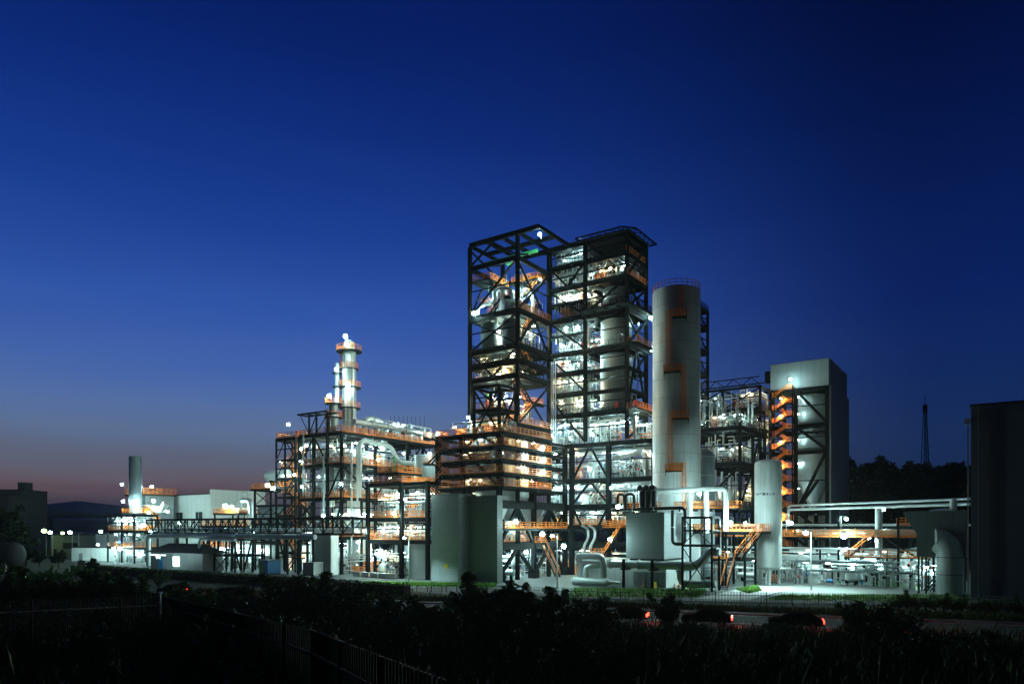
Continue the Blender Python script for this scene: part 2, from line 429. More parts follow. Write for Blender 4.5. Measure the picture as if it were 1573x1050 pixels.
def pot_proto(seed):
    a = MB(); r = [.5,.7,.9,.4][seed % 4]; H = [2.0,2.3,2.1,2.6][seed % 4]
    a.lathe([(r*.3,.5),(r,.85),(r,H-.3),(r*.85,H-.1),(r*.45,H),(r*.1,H+.02)], n=18)
    s = MB()
    for k in range(4):
        x, y = r*.8*math.cos(k*1.57+.78), r*.8*math.sin(k*1.57+.78); s.box(x-.06,x+.06,y-.06,y+.06,0,.95)
    for z in (.45,.9): s.box(-r*.62,r*.62,-.05,.05,z,z+.08); s.box(-.05,.05,-r*.62,r*.62,z,z+.08)
    s.bar((-r*.57,-r*.57,.5),(r*.57,r*.57,.5),.08); s.bar((-r*.57,r*.57,.52),(r*.57,-r*.57,.52),.08)
    p = MB().pipe([(0,0,H),(0,0,H+.4),(r+.3,0,H+.4),(r+.3,0,0)], .07, 7, flange=True); p.pipe([(0,0,.5),(0,0,.2),(-r-.6,0,.2),(-r-.6,0,2.9)], .06, 7); p.lathe([(.16,.9),(.16,1.15)], 0, -r-.02, 10)
    return [('shell', a, ['silver','vessel','white','silver2'][seed % 4]), ('leg_frame', s, 'steel'), ('nozzle', p, 'silver')]
def cabinet_proto(seed):
    w, h, dp = [(1.2,1.9,.7),(.8,1.6,.5),(2.0,1.7,.8)][seed % 3]
    a = MB().box(-w/2,w/2,-dp/2,dp/2,.12,h); b = MB().box(-w/2-.05,w/2+.05,-dp/2-.06,dp/2+.06,h+.002,h+.06)
    c = MB()
    for k in range(2): c.box(-w/2+.04+k*w/2, k*w/2-.04, -dp/2-.03, -dp/2-.002, .2, h-.08)
    e = MB().box(-w/2+.1,-w/2+.25,-dp/2-.05,-dp/2-.031,h*.55,h*.7); e.box(-w/2,w/2,-dp/2,dp/2,0,.118)
    return [('body', a, 'cream'), ('cap', b, 'silver2'), ('door', c, ['cream','white','silver2'][seed % 3]), ('handle', e, 'steel')]
def pump_proto(seed):
    a = MB().lathe([(.18,-.75),(.28,-.7),(.28,.1),(.2,.15)], 0, 0, 14, 'x', .55); b = MB().lathe([(.12,.15),(.12,.4),(.36,.42),(.36,.66),(.2,.7)], 0, 0, 14, 'x', .55)
    b.pipe([(.54,0,.8),(.54,0,1.5),(.54,.8,1.5),(.54,.8,2.6)], .1, 8, flange=True); b.pipe([(.7,0,.55),(1.3,0,.55),(1.3,0,1.2)], .12, 8, flange=True)
    c = MB().box(-.9,.9,-.4,.4,0,.2); c.box(-.6,-.4,-.25,.25,.2,.4); c.box(.3,.5,-.25,.25,.2,.35)
    return [('motor', a, ['gvessel','green','blue'][seed % 3]), ('casing', b, 'silver2'), ('plinth', c, 'conc')]
def cage_proto(seed):
    w, dp, h = [(1.6,1.2,2.3),(2.4,1.0,1.3),(1.2,1.2,2.6)][seed % 3]; a = MB(); t = .085
    xs_ = [-w/2+w*i/max(2,round(w/.5)) for i in range(max(2,round(w/.5))+1)]
    for y in (-dp/2, dp/2):
        for x in xs_: a.bar((x,y,0),(x,y,h),t)
        for z in [.12]+[.55*k for k in range(1, int(h/.55)+1)]: a.bar((-w/2,y,z),(w/2,y,z),t)
    for x in (-w/2, w/2):
        for z in [.55*k for k in range(1, int(h/.55)+1)]: a.bar((x,-dp/2,z),(x,dp/2,z),t)
    g = MB().box(-w/2,w/2,-dp/2,dp/2,.0,.06)
    return [('rail_cage', a, 'orange'), ('floor_plate', g, 'grate')]
KINDS_ = {'pipework': (pipework_proto, 10, 'process_piping', 'piping', 'process piping on the plant decks'),
          'drum': (drum_proto, 3, 'horizontal_drum', 'drum', 'horizontal drums on the plant decks'),
          'pot': (pot_proto, 4, 'small_vessel', 'vessel', 'small vessels on the plant decks'),
          'cabinet': (cabinet_proto, 3, 'control_cabinet', 'cabinet', 'control cabinets of the plant'),
          'cage': (cage_proto, 3, 'ladder_cage', 'ladder cage', 'orange ladder cages on the plant decks'),
          'pump': (pump_proto, 3, 'pump', 'pump', 'pumps of the plant')}
LOOK = {'pipework': ['tangled silver piping'],
        'drum': ['grey horizontal drum','silver horizontal drum','white horizontal drum'],
        'pot': ['silver upright pot','grey upright vessel','white upright vessel','dull upright pot'],
        'cabinet': ['cream control cabinet','narrow pale cabinet','wide pale cabinet'],
        'cage': ['tall orange ladder cage','low orange rail cage','narrow orange ladder cage'],
        'pump': ['grey motor pump','green motor pump','blue motor pump']}
def put(kind, org, k=0, seed=0, label='', sc=None):
    fn, nv, name, cat, grp = KINDS_[kind]; seed %= nv; key = (kind, seed)
    if key not in PROTO:
        t = thing(name, label, cat, org, grp, rot=-ANG + k)
        for nm, mb, m in fn(seed):
            if mb.v: mb.build(nm, m, t, local=True)
        if sc: t.scale = sc
        PROTO[key] = t
        return t
    return dup(PROTO[key], org, k, label, grp, sc)
PK = 1.0
def populate(phrase, u0, u1, v0, v1, z, h, n=6, kinds=None, lamps=3, power=240, seed=0, warm=0, lampr=.13):
    """equip one deck: piping, vessels and cabinets standing on it and lamps under the deck above"""
    r_ = random.Random(hash_(phrase)+seed); items = []
    kinds = kinds or ['pipework']*3 + ['pot','drum','cage','cage','cage','cabinet','pump']
    nu = max(1, round((u1-u0)/3.6)); cells = [(i, j) for i in range(nu) for j in range(max(1, round((v1-v0)/3.2)))]
    nv = max(c[1] for c in cells)+1
    r_.shuffle(cells); cells.sort(key=lambda c: (c[1] > 0) + .3*r_.random())
    n = round(n*1.2)
    for q in range(n):
        i, j = cells[q % len(cells)]; kd = r_.choice(kinds)
        if q % 2 == 0: kd = 'pipework'
        u = u0 + (u1-u0)*(i+.5+r_.uniform(-.12,.12))/nu; v = v0 + (v1-v0)*(j+.5+r_.uniform(-.1,.1))/nv
        k = r_.choice([0, 0, math.pi, math.pi/2 if (v1-v0) > 4 else 0]); sd = r_.randrange(60)
        s = min(1.15, (h-.75)/3.0) if kd == 'pipework' else min(1, (h-.7)/2.9)
        su = min(1.0, (u1-u0)/nu/4.0)
        items.append((px_of(u, v), kd, (u, v, z+.004), k, sd, (su if kd == 'pipework' else s, su if kd == 'pipework' else s, s)))
    # a bank of level pipes hung under the deck above
    if u1-u0 > 4:
        pb = thing('pipe_bank', f'level silver pipes hung over {phrase}', 'pipe bank', (u0, v0, z), 'pipe banks under the decks')
        for q in range(r_.randint(4, 7)):
            zz_ = z + h*r_.uniform(.38, .86); vv_ = v0+(v1-v0)*r_.uniform(.02, .7); ua, ub = u0+(u1-u0)*r_.uniform(0, .35), u1-(u1-u0)*r_.uniform(0, .35); rr = r_.choice([.06,.08,.1,.14,.2])
            pts = [(ua,vv_,zz_),(ub,vv_,zz_)]
            if r_.random() < .6: pts.append((ub,vv_,z+.02))
            if r_.random() < .4: pts.insert(0, (ua,vv_,z+h-.5))
            MB().pipe(pts, rr, 8).build('pipe', r_.choice(['silver','silver','silver2','vessel','gvessel']), pb)
        if v1-v0 > 3.5:
            for q in range(r_.randint(2, 4)):
                uu_ = u1-r_.uniform(.1,1.2); zz_ = z+h*r_.uniform(.3,.85); MB().pipe([(uu_,v0+.3,zz_),(uu_,v1-.2,zz_),(uu_,v1-.2,z+.02)], r_.choice([.06,.1,.14]), 8).build('pipe', 'silver', pb)
    items.sort(key=lambda t: t[0]); count = {}
    for p, kd, org, k, sd, sc in items:
        look = LOOK[kd][sd % KINDS_[kd][1] % len(LOOK[kd])] if kd != 'pipework' else LOOK[kd][0]
        c = count.get((kd, look), 0); count[(kd, look)] = c+1
        put(kd, org, k, sd, f'{look}, {ORD[c]} from left, {phrase}', sc)
    lamps = round(lamps*1.6); power *= .8; ls = []
    for q in range(lamps):
        u = u0 + (u1-u0)*(q+.5+r_.uniform(-.2,.2))/lamps; v = v0 + (v1-v0)*r_.uniform(.1,.55)
        ls.append((px_of(u, v), u, v))
    ls.sort()
    for q, (p, u, v) in enumerate(ls):
        wm = r_.random() < warm
        power_ = power*PK
        lamp(f'small {"warm" if wm else "white"} lamp, {ORD[q]} from left over {phrase}', 0, 0, 0, lampr, power_, 'tube', 'small deck lamps under the floors', (1,.74,.36) if wm else WHITE, 'bulbwarm' if wm else 'bulb', uvz=(u, v, z+h-1.0))
def hash_(s):
    x = 7
    for ch in s: x = (x*131 + ord(ch)) % 1000003
    return x
def long_pipe(label, pts, r, m='silver', n=10, name='process_pipe', group='long pipe runs of the plant', supports=None, bend=None):
    t = thing(name, label, 'pipe', pts[0], group)
    MB().pipe(pts, r, n, bend).build('pipe', m, t)
    f = MB()
    for a, b in zip(pts[:-1], pts[1:]):
        a = Vector(a); b = Vector(b); L = (b-a).length; d = (b-a).normalized()
        k = int(L/5)
        for i in range(1, k+1):
            c = a + d*(L*i/(k+1)); f.sweep([c-d*.07, c+d*.07], r*1.28, n)
    if f.v: f.build('flange', 'silver2', t)
    return t

def risers(phrase, u0, u1, v, z0, z1, n, seed=0):
    r_ = random.Random(hash_(phrase)+seed); t = thing('riser_bank', f'bank of thin upright pipes {phrase}', 'pipe bank', (u0, v, z0), 'banks of upright pipes')
    for i in range(n):
        u = u0+(u1-u0)*r_.random(); a = z0+(z1-z0)*r_.uniform(0,.45); c = z1-(z1-z0)*r_.uniform(0,.45); r = r_.choice([.05,.06,.08,.1,.14]); vv = v+r_.uniform(-.25,.25)
        pts = [(u,vv,a),(u,vv,c)]
        if r_.random() < .6: pts.append((u+r_.uniform(-1.5,1.5), vv, c))
        if r_.random() < .5: pts.insert(0, (u, vv+r_.uniform(.8,2.5), a))
        MB().pipe(pts, r, 7).build('pipe', r_.choice(['silver','silver','silver2','vessel']), t)
# ================================================================== THE PLANT
# ------------------------------------------------------------------ gasifier tower (left tall tower)
fl = 'left tower'
T1u, T1v = [-80.4, -70.0], [103.7, 114.0]
t1 = frame('open_steel_tower', 'tall open black steel tower with bare roof frame on the left', T1u, T1v, 0, 59.6, [27, 35.7, 38.1, 40.8, 46.9, 56.1], .58, .85)
for v in T1v: MB().box(-80.4, -65.5, v-.25, v+.25, 59.6, 60.35).build('roof_beam', 'steel', t1)
MB().box(-80.4, -65.5, 108.6, 109.1, 59.62, 60.3).build('roof_beam', 'steel', t1)
for u in (-80.65, -77, -73.6, -70, -65.75): MB().box(u, u+.4, 104.0, 113.7, 59.65, 60.25).build('roof_beam', 'steel', t1)
brace(t1, A_face(103.7,-80.1,-70.3,27.3,35,'X') + A_face(103.7,-80.1,-70.3,35.9,40.2,'V') + A_face(103.7,-80.1,-70.3,41,46.2,'X')[:2] + A_face(103.7,-80.1,-70.3,47.2,55.4,'/') + A_face(103.7,-80.1,-75.2,56.3,59.4,'/') + A_face(103.7,-75.2,-70.3,56.3,59.4,'\\')
      + A_face(114,-80.1,-70.3,47.2,55.4,'X') + A_face(114,-80.1,-70.3,41,46.2,'X')
      + B_face(-80.4,104,113.7,47.2,55.4,'^') + B_face(-80.4,104,113.7,56.3,59.3,'X')
      + B_face(-70,104,113.7,27.3,35,'X') + B_face(-70,104,113.7,35.9,40.2,'V') + B_face(-70,104,113.7,41,46.2,'^') + B_face(-70,104,113.7,47.2,55.4,'X') + B_face(-70,104,113.7,56.3,59.3,'/'))
D1 = (-80.1, -70.3, 104, 113.7)
for z, rl in ((27, 'ABCD'), (35.7, 'BD'), (38.1, 'ABD'), (40.8, 'BD'), (46.9, 'BCD')): deck(t1, -80.4, -69.7, 103.4, 114.3, z+.14, rl, railm='steel' if 30 < z < 45 else 'orange')
deck(t1, -80.2, -76.2, 104, 110, 53.4, 'ABD'); deck(t1, -76.1, -70.4, 110.6, 113.6, 54.2, 'ABC'); deck(t1, -80.0, -78.3, 106, 108, 49.9, 'ABD')
flight(t1, (-77.4,104.9,47.05), (-74.6,104.9,49.6)); flight(t1, (-74.0,106.2,50), (-77.8,106.2,53.4)); deck(t1, -74.6, -72.8, 104.7, 107.2, 49.9, 'AB')
flight(t1, (-71.8,107.4,49.9), (-71.8,112.4,54.2), side=(1,0)); flight(t1, (-73.2,111.4,47.05), (-70.9,111.4,49.7))
flight(t1, (-71.6,105,41), (-71.6,110.5,46.9), side=(1,0)); flight(t1, (-71.6,111,35.9), (-71.6,106,40.8), side=(1,0))
flight(t1, (-71.6,105,27.2), (-71.6,110.5,31.4), side=(1,0)); flight(t1, (-72.7,110.5,31.4), (-72.7,105,35.7), side=(1,0)); deck(t1, -73, -70.4, 110.4, 113, 31.4, 'ABC')
# green hoist under the roof
ho = thing('hoist_beam', 'green hoist beam with hanging trolley under the bare tower roof', 'hoist', (-79, 107, 57))
MB().box(-79.5,-68,106.9,107.2,57.2,57.75).build('beam','green',ho); MB().box(-74.6,-73.4,106.7,107.4,56.3,57.15).build('trolley','green',ho); MB().tube((-74,107.05,53.4),(-74,107.05,56.3),.04,6).build('chain','steel',ho)
# white looped piping and drums on the 46.9 m deck
lp = thing('gooseneck_pipe', 'thick white pipe looping over the upper deck of the left tall tower', 'pipe', (-79,104.6,47))
b = MB(); b.pipe([(-79.4,104.8,47.1),(-79.4,104.8,49.0),(-75.6,104.8,49.3),(-75.6,104.8,51.4),(-74.0,104.8,51.4),(-74.0,104.8,47.4)], .34, 12, .9); b.build('pipe','white',lp)
b = MB(); b.pipe([(-75.2,105.9,47.1),(-75.2,105.9,52.0),(-72.6,105.9,51.2),(-72.6,105.9,47.2)], .34, 12, .9); b.build('branch_pipe','white',lp)
vessel('white round-topped drum under the looping pipe of the left tall tower', -73.2, 105.6, 47.05, 49.3, 1.6, 'white', dome=.3, bands=False, top=False, n=24)
vessel('shiny grey feed vessel, left of two below the looping pipe', -77.8, 106.4, 41.2, 46.2, 1.75, 'vessel', skirt=.25)
vessel('shiny grey feed vessel, right of two below the looping pipe', -73.0, 106.4, 41.2, 46.2, 1.75, 'vessel', skirt=.25)
populate(f'the top deck of the {fl}', -79.8,-70.6,108,113.5,47.06,6,4,lamps=2,power=800)
populate(f'the vessel deck of the {fl}', -79.8,-70.6,108.6,113.5,40.94,5.6,4,lamps=4,power=700,warm=.55)
populate(f'the narrow upper deck of the {fl}', -79.8,-71.8,104.4,113,38.25,2.5,5,lamps=4,power=380,warm=.75)
populate(f'the narrow lower deck of the {fl}', -79.8,-71.8,104.4,113,35.85,2.3,5,lamps=4,power=380,warm=.75)
populate(f'the burner deck of the {fl}', -79.8,-72.4,104.4,113,27.15,6.4,6,lamps=4,power=650,warm=.4)
for i, u in enumerate((-77.2, -74.6)):
    t = thing('hanging_weight', f'hanging red and green cylinder, {["left","right"][i]} of the pair over the burner deck', 'counterweight', (u,104.6,30), 'hanging cylinders over the burner deck')
    MB().lathe([(.3,30),(.3,32)], u, 104.6, 14).build('weight','red',t); MB().lathe([(.26,32.01),(.26,33.4)], u, 104.6, 14).build('sleeve','green',t); MB().tube((u,104.6,33.4),(u,104.6,35.2),.05,6).build('rod','steel',t)
# front block with X braces
fb = frame('steel_rack', 'narrow X-braced steel frame in front of the left tall tower', [-75.3,-70.0], [98.25,103.1], 24.9, 33, [29, 33], .45, .5)
brace(fb, A_face(98.25,-75.1,-70.2,25.2,32.4,'X') + B_face(-70,98.5,102.9,25.2,32.4,'X')); deck(fb, -75.2,-70.1,98.4,103,29.1,'AB')
# base of the tower
Bu, Bv = [-83.3,-77.8,-70.0], [98.25,108.9,119.9]
bs = frame('steel_pedestal', 'heavy black steel base under the left tall tower with orange-railed balconies', Bu, Bv, 0, 24.8, [6.3, 13.65, 15.8, 18.05, 20.3, 22.55, 24.8], .75, .55, mid=False)
for u in Bu:
    for v in Bv: MB().box(u-.75,u+.75,v-.75,v+.75,0,1.5).build('footing','steel',bs)
for v0, v1 in ((98.25,108.9),(108.9,119.9)):
    for z in (13.0, 6.0): MB().box(-70.28,-69.72,v0+.5,v1-.5,z-.75,z+.3).build('girder','steel',bs)
    brace(bs, B_face(-70,v0+.4,v1-.4,6.5,12.3,'^') + B_face(-70,v0+.5,v1-.5,1.2,5.2,'^'), .5)
    brace(bs, B_face(-77.8,v0+.4,v1-.4,6.5,12.3,'^') + B_face(-77.8,v0+.5,v1-.5,1.2,5.2,'X'), .35)
brace(bs, A_face(98.25,-77.5,-70.3,16,22.4,'\\') + A_face(98.25,-77.5,-70.3,22.6,24.6,'^') + A_face(119.9,-77.5,-70.3,1,12,'X'), .36)
for i, z in enumerate((15.8, 18.05, 20.3, 22.55, 24.8)):
    deck(bs, -79.2, -68.6, 97.6, 112.8, z+.14, 'ABCD', th=.1)
    deck(bs, -83.6, -79.3, 97.9, 101.5, z+.14, 'AD', th=.1)
deck(bs, -77.5, -69.2, 98.8, 119.5, 8.9, 'ABCD'); deck(bs, -77.4, -70.4, 99, 119.5, 6.6, 'AB')
zigzag(bs, -85.2, -79.6, 96.4, 15.9, 24.8, 2.25)
flight(bs, (-68.2, 113.4, .1), (-68.2, 108.2, 6.4), 1.0, (1,0)); deck(bs, -68.4,-67,106.6,108.2,6.4,'AB')
flight(bs, (-81.6,97,13.2), (-84.6,97,15.9), .95)
vessel('broad white reactor shell behind the orange balconies', -75.2, 106.0, 13.9, 25.6, 5.05, 'white', name='reactor_vessel', dome=.1, n=40, top=False)
for i, (u, v) in enumerate(((-73.6,101.6),(-73.6,107.6),(-73.6,113.8),(-76.2,104.4))):
    t = vessel(f'pale conical hopper, {ORD[i]} of the row under the base deck', u, v, 7.6, 13.3, 2.3 if i < 3 else 1.8, 'white', 'conical_hopper', .05, cone=4.4, bands=False, top=False, group='conical hoppers under the tower', cat='hopper')
    MB().tube((u,v,2.6),(u,v,7.7),.36,12).build('discharge_pipe','silver2',t)
for i, z in enumerate((15.94, 18.2, 20.45, 22.7)):
    populate(f'{ORD[i]} balcony up the tower base', -79, -69.2, 98.2, 100.4, z, 2.2, 6, ['cage','cage','cabinet'], lamps=2, power=90, warm=.75)
    populate(f'the side of the {ORD[i]} balcony', -69.9, -68.8, 101.5, 112.4, z, 2.2, 1, ['cage'], lamps=2, power=90, warm=.75)
populate('the top balcony of the tower base', -82, -69.2, 98.2, 103, 24.95, 2.8, 4, lamps=2, power=240, warm=.5)
populate('the grating inside the tower base', -77, -70.6, 99.5, 119, 6.75, 3.2, 4, lamps=4, power=330, warm=.55)
populate('the yard floor inside the tower base', -77, -71.4, 100, 119, .03, 5, 5, ['pump','drum','pot'], lamps=3, power=380)
# ------------------------------------------------------------------ right tall tower
fr = 'right tower'
T2u, T2v = [-73.7,-65.9,-57.3], [119.9+.6, 128.9]
t2 = frame('enclosed_steel_tower', 'tall black steel tower with dark capped roof on the right', T2u, T2v, 25.2, 63.0, [30.5,34.6,38.6,42.4,49,55,59.2,63], .62, .7)
va, vb = T2v
for (u0, u1, z, rl) in ((-73.4,-65.9,34.74,'A'),(-73.4,-65.9,38.74,'A'),(-73.7,-57,30.64,'AB'),(-73.7,-57,42.54,'ABC'),(-73.4,-65.9,45.8,'A'),(-73.7,-57,49.14,'AB'),(-73.4,-65.9,52,'A'),(-73.7,-57,55.14,'AB'),(-73.6,-57.2,59.34,'AB')):
    d_ = deck(t2, u0, u1, va-.4, vb+.3, z, '', th=.2); rb_ = MB(); rail_bars(rb_, (u0+.1,va-.3,z), (u1-.1,va-.3,z), t=.055); rb_.build('railing','steel',d_)
    if 'B' in rl: rb_ = MB(); rail_bars(rb_, (u1-.1,va-.3,z), (u1-.1,vb,z)); rb_.build('railing','orange',d_)
deck(t2, -65.8, -55.6, va-2.6, va-.5, 49.2, 'AB', railm='steel'); deck(t2, -56.9, -55.2, va-.4, vb+1, 49.2, 'B', railm='steel'); deck(t2, -56.9, -55.2, va-.4, vb+1.2, 42.6, 'B')
deck(t2, -56.9, -55.0, va-.4, vb+1.2, 30.7, 'B')
MB().box(-65.6,-57.6,vb+.02,vb+.1,55.5,62.3).build('recess_shade_panel','steel',t2)  # dark sheet standing in for the shade inside the top bay
MB().box(-73.9,-56.9,va-.4,vb+.4,63.02,63.3).build('roof','roofing',t2)
tr = MB()                                               # cantilevered perimeter truss of the roof
x0, x1, y0, y1, zt = -67.0, -55.6, va-1.9, vb+1.0, 63.15
for a, q in (((x0,y0),(-57.4,y0)),((-57.4,y0),(x1,va+.2)),((x1,va+.2),(x1,y1)),((x0,va-.4),(x1-2.2,va-.4)),((-57.0,va),(-57.0,y1)),((x0,y0),(x0,va-.4)),((x1,y1),(-57.0,y1))):
    tr.bar((*a,zt),(*q,zt),.22)
for i in range(7):
    a = x0+(x1-2.4-x0)*i/6; tr.bar((a,va-.4,zt),(a+.9,y0,zt),.12); tr.bar((a+.9,y0,zt),(min(a+1.8,x1-2.2),va-.4,zt),.12)
for i in range(5):
    a = va+(y1-va)*i/5; tr.bar((-57,a,zt),(x1,a+.9,zt),.12); tr.bar((x1,a+.9,zt),(-57,a+1.8,zt),.12)
tr.build('roof_truss','steel',t2)
brace(t2, A_face(va,-73.4,-66.2,25.5,33.8,'\\') + A_face(va,-73.4,-66.2,34.9,41.8,'\\') + A_face(va,-73.4,-66.2,55.4,59,'V') + A_face(va,-73.4,-66.2,49.3,54.5,'\\') + A_face(va,-65.6,-57.6,49.4,54.5,'/') + A_face(va,-73.4,-66.2,43,48.4,'\\')
      + B_face(-57.3,va+.3,vb-.3,55.5,62.6,'X') + B_face(-57.3,va+.3,vb-.3,49.4,54.5,'X') + B_face(-57.3,va+.3,vb-.3,42.8,48.4,'X') + B_face(-57.3,va+.3,vb-.3,30.9,41.8,'^') + B_face(-57.3,va+.3,vb-.3,25.5,30,'X') + A_face(vb,-65.6,-57.6,31,42,'X') + A_face(vb,-73.4,-66.2,49.4,54.5,'X'), .34)
vessel('large grey cylinder rising through the corner bay of the right tall tower', -61.4, 124.4, 30.9, 42.0, 3.0, 'vessel', dome=.2, top=False, n=40)
vessel('upper grey cylinder with shiny flank in the corner bay of the right tall tower', -61.4, 124.4, 42.7, 48.4, 2.9, 'vessel', dome=.2, top=False, n=40)
vessel('topmost dull grey cylinder under the roof of the right tall tower', -61.4, 124.4, 49.3, 54.4, 2.5, 'gvessel', dome=.2, top=False, n=36)
vessel('slim pale standpipe in the middle bay of the right tall tower', -69.9, 121.6, 30.8, 38.2, .55, 'vessel', name='standpipe', dome=.4, top=False, n=16)
long_pipe('thick pale pipe bending down beside the upper grey cylinder', [(-66.4,120.9,48.3),(-63.6,120.9,48.3),(-63.6,120.4,46.8),(-65.0,120.4,46.8),(-65.0,120.4,43.0)], .34, 'silver')
long_pipe('pale elbow pipe high under the roof of the right tall tower', [(-73.2,120.9,57.2),(-66.5,120.9,57.6)], .42, 'silver2')
long_pipe('square loop of pale pipe under the dark roof', [(-64.2,121,58.8),(-64.2,121,56.6),(-62.0,121,58.0),(-62.0,121,59.0)], .3, 'silver')
long_pipe('grey pipe bent across the corner cylinder of the right tall tower', [(-65.2,120.8,26),(-65.2,120.8,36.2),(-59.6,120.8,36.8),(-58.4,121.6,36.8)], .3, 'vessel')
long_pipe('grey angled pipe across the corner bay of the right tall tower', [(-65.6,120.9,53.6),(-63.8,120.9,54),(-60,121.4,52)], .26, 'vessel')
for z, h, ph, n, pw in ((55.2,3.8,'the second highest',6,190),(49.2,5.6,'the third highest',5,240),(42.6,3.2,'the lower middle',6,440),(30.7,3.8,'the lowest full',6,620)):
    populate(f'{ph} deck of the {fr}', -73.2,-65.0 if z in (30.7,49.2) else -58, va, vb, z, h, n, lamps=4, power=pw, warm=.4)
populate(f'the roof deck of the {fr}', -73.2,-66.4,va,vb,59.4,3.2,3,lamps=2,power=200)
for z, h, ph in ((34.78,3.8,'the second left bay'),(38.78,3.6,'the third left bay'),(45.85,3.0,'the fifth left bay'),(52.05,2.9,'the sixth left bay')):
    populate(f'{ph} deck of the {fr}', -73.2,-66.2,va,vb,z,h,5,lamps=3,power=320 if z < 40 else 190,warm=.35)
for i, (u, z) in enumerate(((-62.2,49.3),(-58.6,49.3),(-66.6,42.7),(-59.5,30.8),(-55.8,30.8))):
    t = thing('red_valve_box', ['small red box beside the topmost dull cylinder','red box at the corner post of the third highest deck','red box by the thick bending pale pipe','red box at the foot of the large grey cylinder','red box at the outer corner of the lowest full deck'][i], 'valve box', (u,va+.5,z), 'red valve boxes on the right tower')
    MB().box(u-.35,u+.35,va+.1,va+.7,z+.35,z+1.25).build('box','red',t); MB().box(u-.1,u+.1,va+.3,va+.5,z+.004,z+.348).build('post','steel',t)
for k, (z0, z1) in enumerate(((30.8,42),(42.6,48.6),(49.2,54.6),(55.2,62))):
    risers(f'in bay {ORD[k]} up the front of the right tower', -73.2, -64.5, va+.5, z0, z1, 16)
    risers(f'in bay {ORD[k]} up the rear of the right tower', -73.2, -58, vb-1.5, z0, z1, 16)
for k, (z0, z1) in enumerate(((13.5,18),(18.3,24.4),(25,30))): risers(f'on floor {ORD[k]} under the right tower', -76.8, -52.6, 121.2, z0, z1, 22)
for k, (z0, z1) in enumerate(((27.2,35.4),(35.8,40.4),(41,46.4),(47,56))): risers(f'on level {ORD[k]} of the left tower', -79.8, -71, 107.5 if k else 104.6, z0, z1, 10)
# lower block of the right tower
Lu, Lv = [-78.0,-68.8,-61.0,-52.0], [120.9-.4,130.6]
lb = frame('steel_rack', 'broad black steel frame with inverted V braces below the right tall tower', Lu, Lv, 0, 24.8, [6.2,9.4,13.3,18.1,24.8], .8, .75)
for z in (13.44, 18.24, 24.94): deck(lb, -78.4,-51.6,120.2,131,z,'B',th=.2)
deck(lb, -69,-60,120.6,130.4,9.54,'A')
for a, c in ((-68.5,-61.3),):
    brace(lb, A_face(120.5,a,c,18.4,24,'^') + A_face(120.5,a,c,13.6,17.4,'^') + A_face(120.5,a,c,6.4,12.6,'V'), .36)
brace(lb, A_face(130.6,-60.7,-52.3,13.6,17.4,'X') + B_face(-52,121,130.2,13.6,24,'X') + B_face(-52,121,130.2,1,12.6,'X'), .34)
for z, h, ph, pw in ((25.0,5.2,'the high',520),(18.3,6.2,'the upper',540),(13.5,4.4,'the middle',520),(9.6,3.4,'the low',240),(.03,5.5,'the yard-level',230)):
    populate(f'{ph} floor under the right tower', -77,-52.6,121,130,z,h,15,lamps=7,power=pw,warm=.12)
long_pipe('fat pale pipe along the upper floor of the lower frame, elbow at its end', [(-66,122,21.4),(-55.8,122,22.6),(-54.2,122,22.6),(-54.2,122,18.6)], .42)
long_pipe('pale pipe high over the upper floor of the lower frame', [(-67.8,121.6,23.2),(-52.4,121.6,23.4)], .26)
long_pipe('pale pipe on the high floor with an elbow down', [(-66.2,121.4,25.2),(-66.2,121.4,28.6),(-58.5,121.4,29.4),(-56.2,121.4,29.4),(-56.2,121.4,25.2)], .3)
long_pipe('fat pale pipe over the middle floor of the lower frame', [(-58.6,121.8,17),(-52.2,121.8,17.2)], .4)
long_pipe('pale slanting duct on the middle floor of the lower frame', [(-64.4,122,16.6),(-61.6,122,15.2)], .36)
for i in range(3):
    long_pipe(f'vertical silver riser, {ORD[i]} of three at the left corner of the right tower', [(-73+.5*i,119.7,25.4),(-73+.5*i,119.7,41)], .11, n=8)
# ------------------------------------------------------------------ tall silo and small towers behind it
su, sv = spot(1039, 120)
si = thing('tall_silo', 'very tall white cylindrical silo with zigzag orange ladders', 'silo', (su, sv, 0))
sr, sz = 3.88, 48.2
MB().lathe([(sr,0),(sr,sz-.5),(sr*.98,sz-.2),(sr*.6,sz+.35),(.05,sz+.6)], su, sv, 64).build('shell','spaint',si)
bb = MB()
for z in (3,6,9,12,15,18,21,24,27,30,33,36,39,42,45): bb.lathe([(sr+.002,z),(sr+.03,z),(sr+.03,z+.1),(sr+.002,z+.1)], su, sv, 64)
bb.build('weld_band','vessel',si)
rb = MB(); N_ = 26
for i in range(N_):
    a, c = 2*math.pi*i/N_, 2*math.pi*(i+1)/N_; rr = sr-.08
    p = Vector((su+rr*math.cos(a), sv+rr*math.sin(a), sz-.4)); q = Vector((su+rr*math.cos(c), sv+rr*math.sin(c), sz-.4))
    for k in (.65,1.2): rb.bar(p+Vector((0,0,k)), q+Vector((0,0,k)), .07)
    rb.bar(p, p+Vector((0,0,1.2)), .07)
rb.build('railing','orange',si)
vw = math.atan2(-su, -sv) if False else None
cdir = Vector((-su, -sv, 0)).normalized(); sdir = Vector((cdir.y, -cdir.x, 0))  # towards the camera / to its left
def silo_pt(px, r, z):
    s = (1039-px)/36.0*sr/ r; s = max(-.98, min(.98, s))
    d = sdir*s + cdir*math.sqrt(1-s*s); return Vector((su, sv, 0)) + d*r + Vector((0,0,z))
if (W(*(Vector((su,sv,0))+sdir*1)).x) > W(su,sv).x: sdir = -sdir
zz = lambda y: zat(y, 116.2)
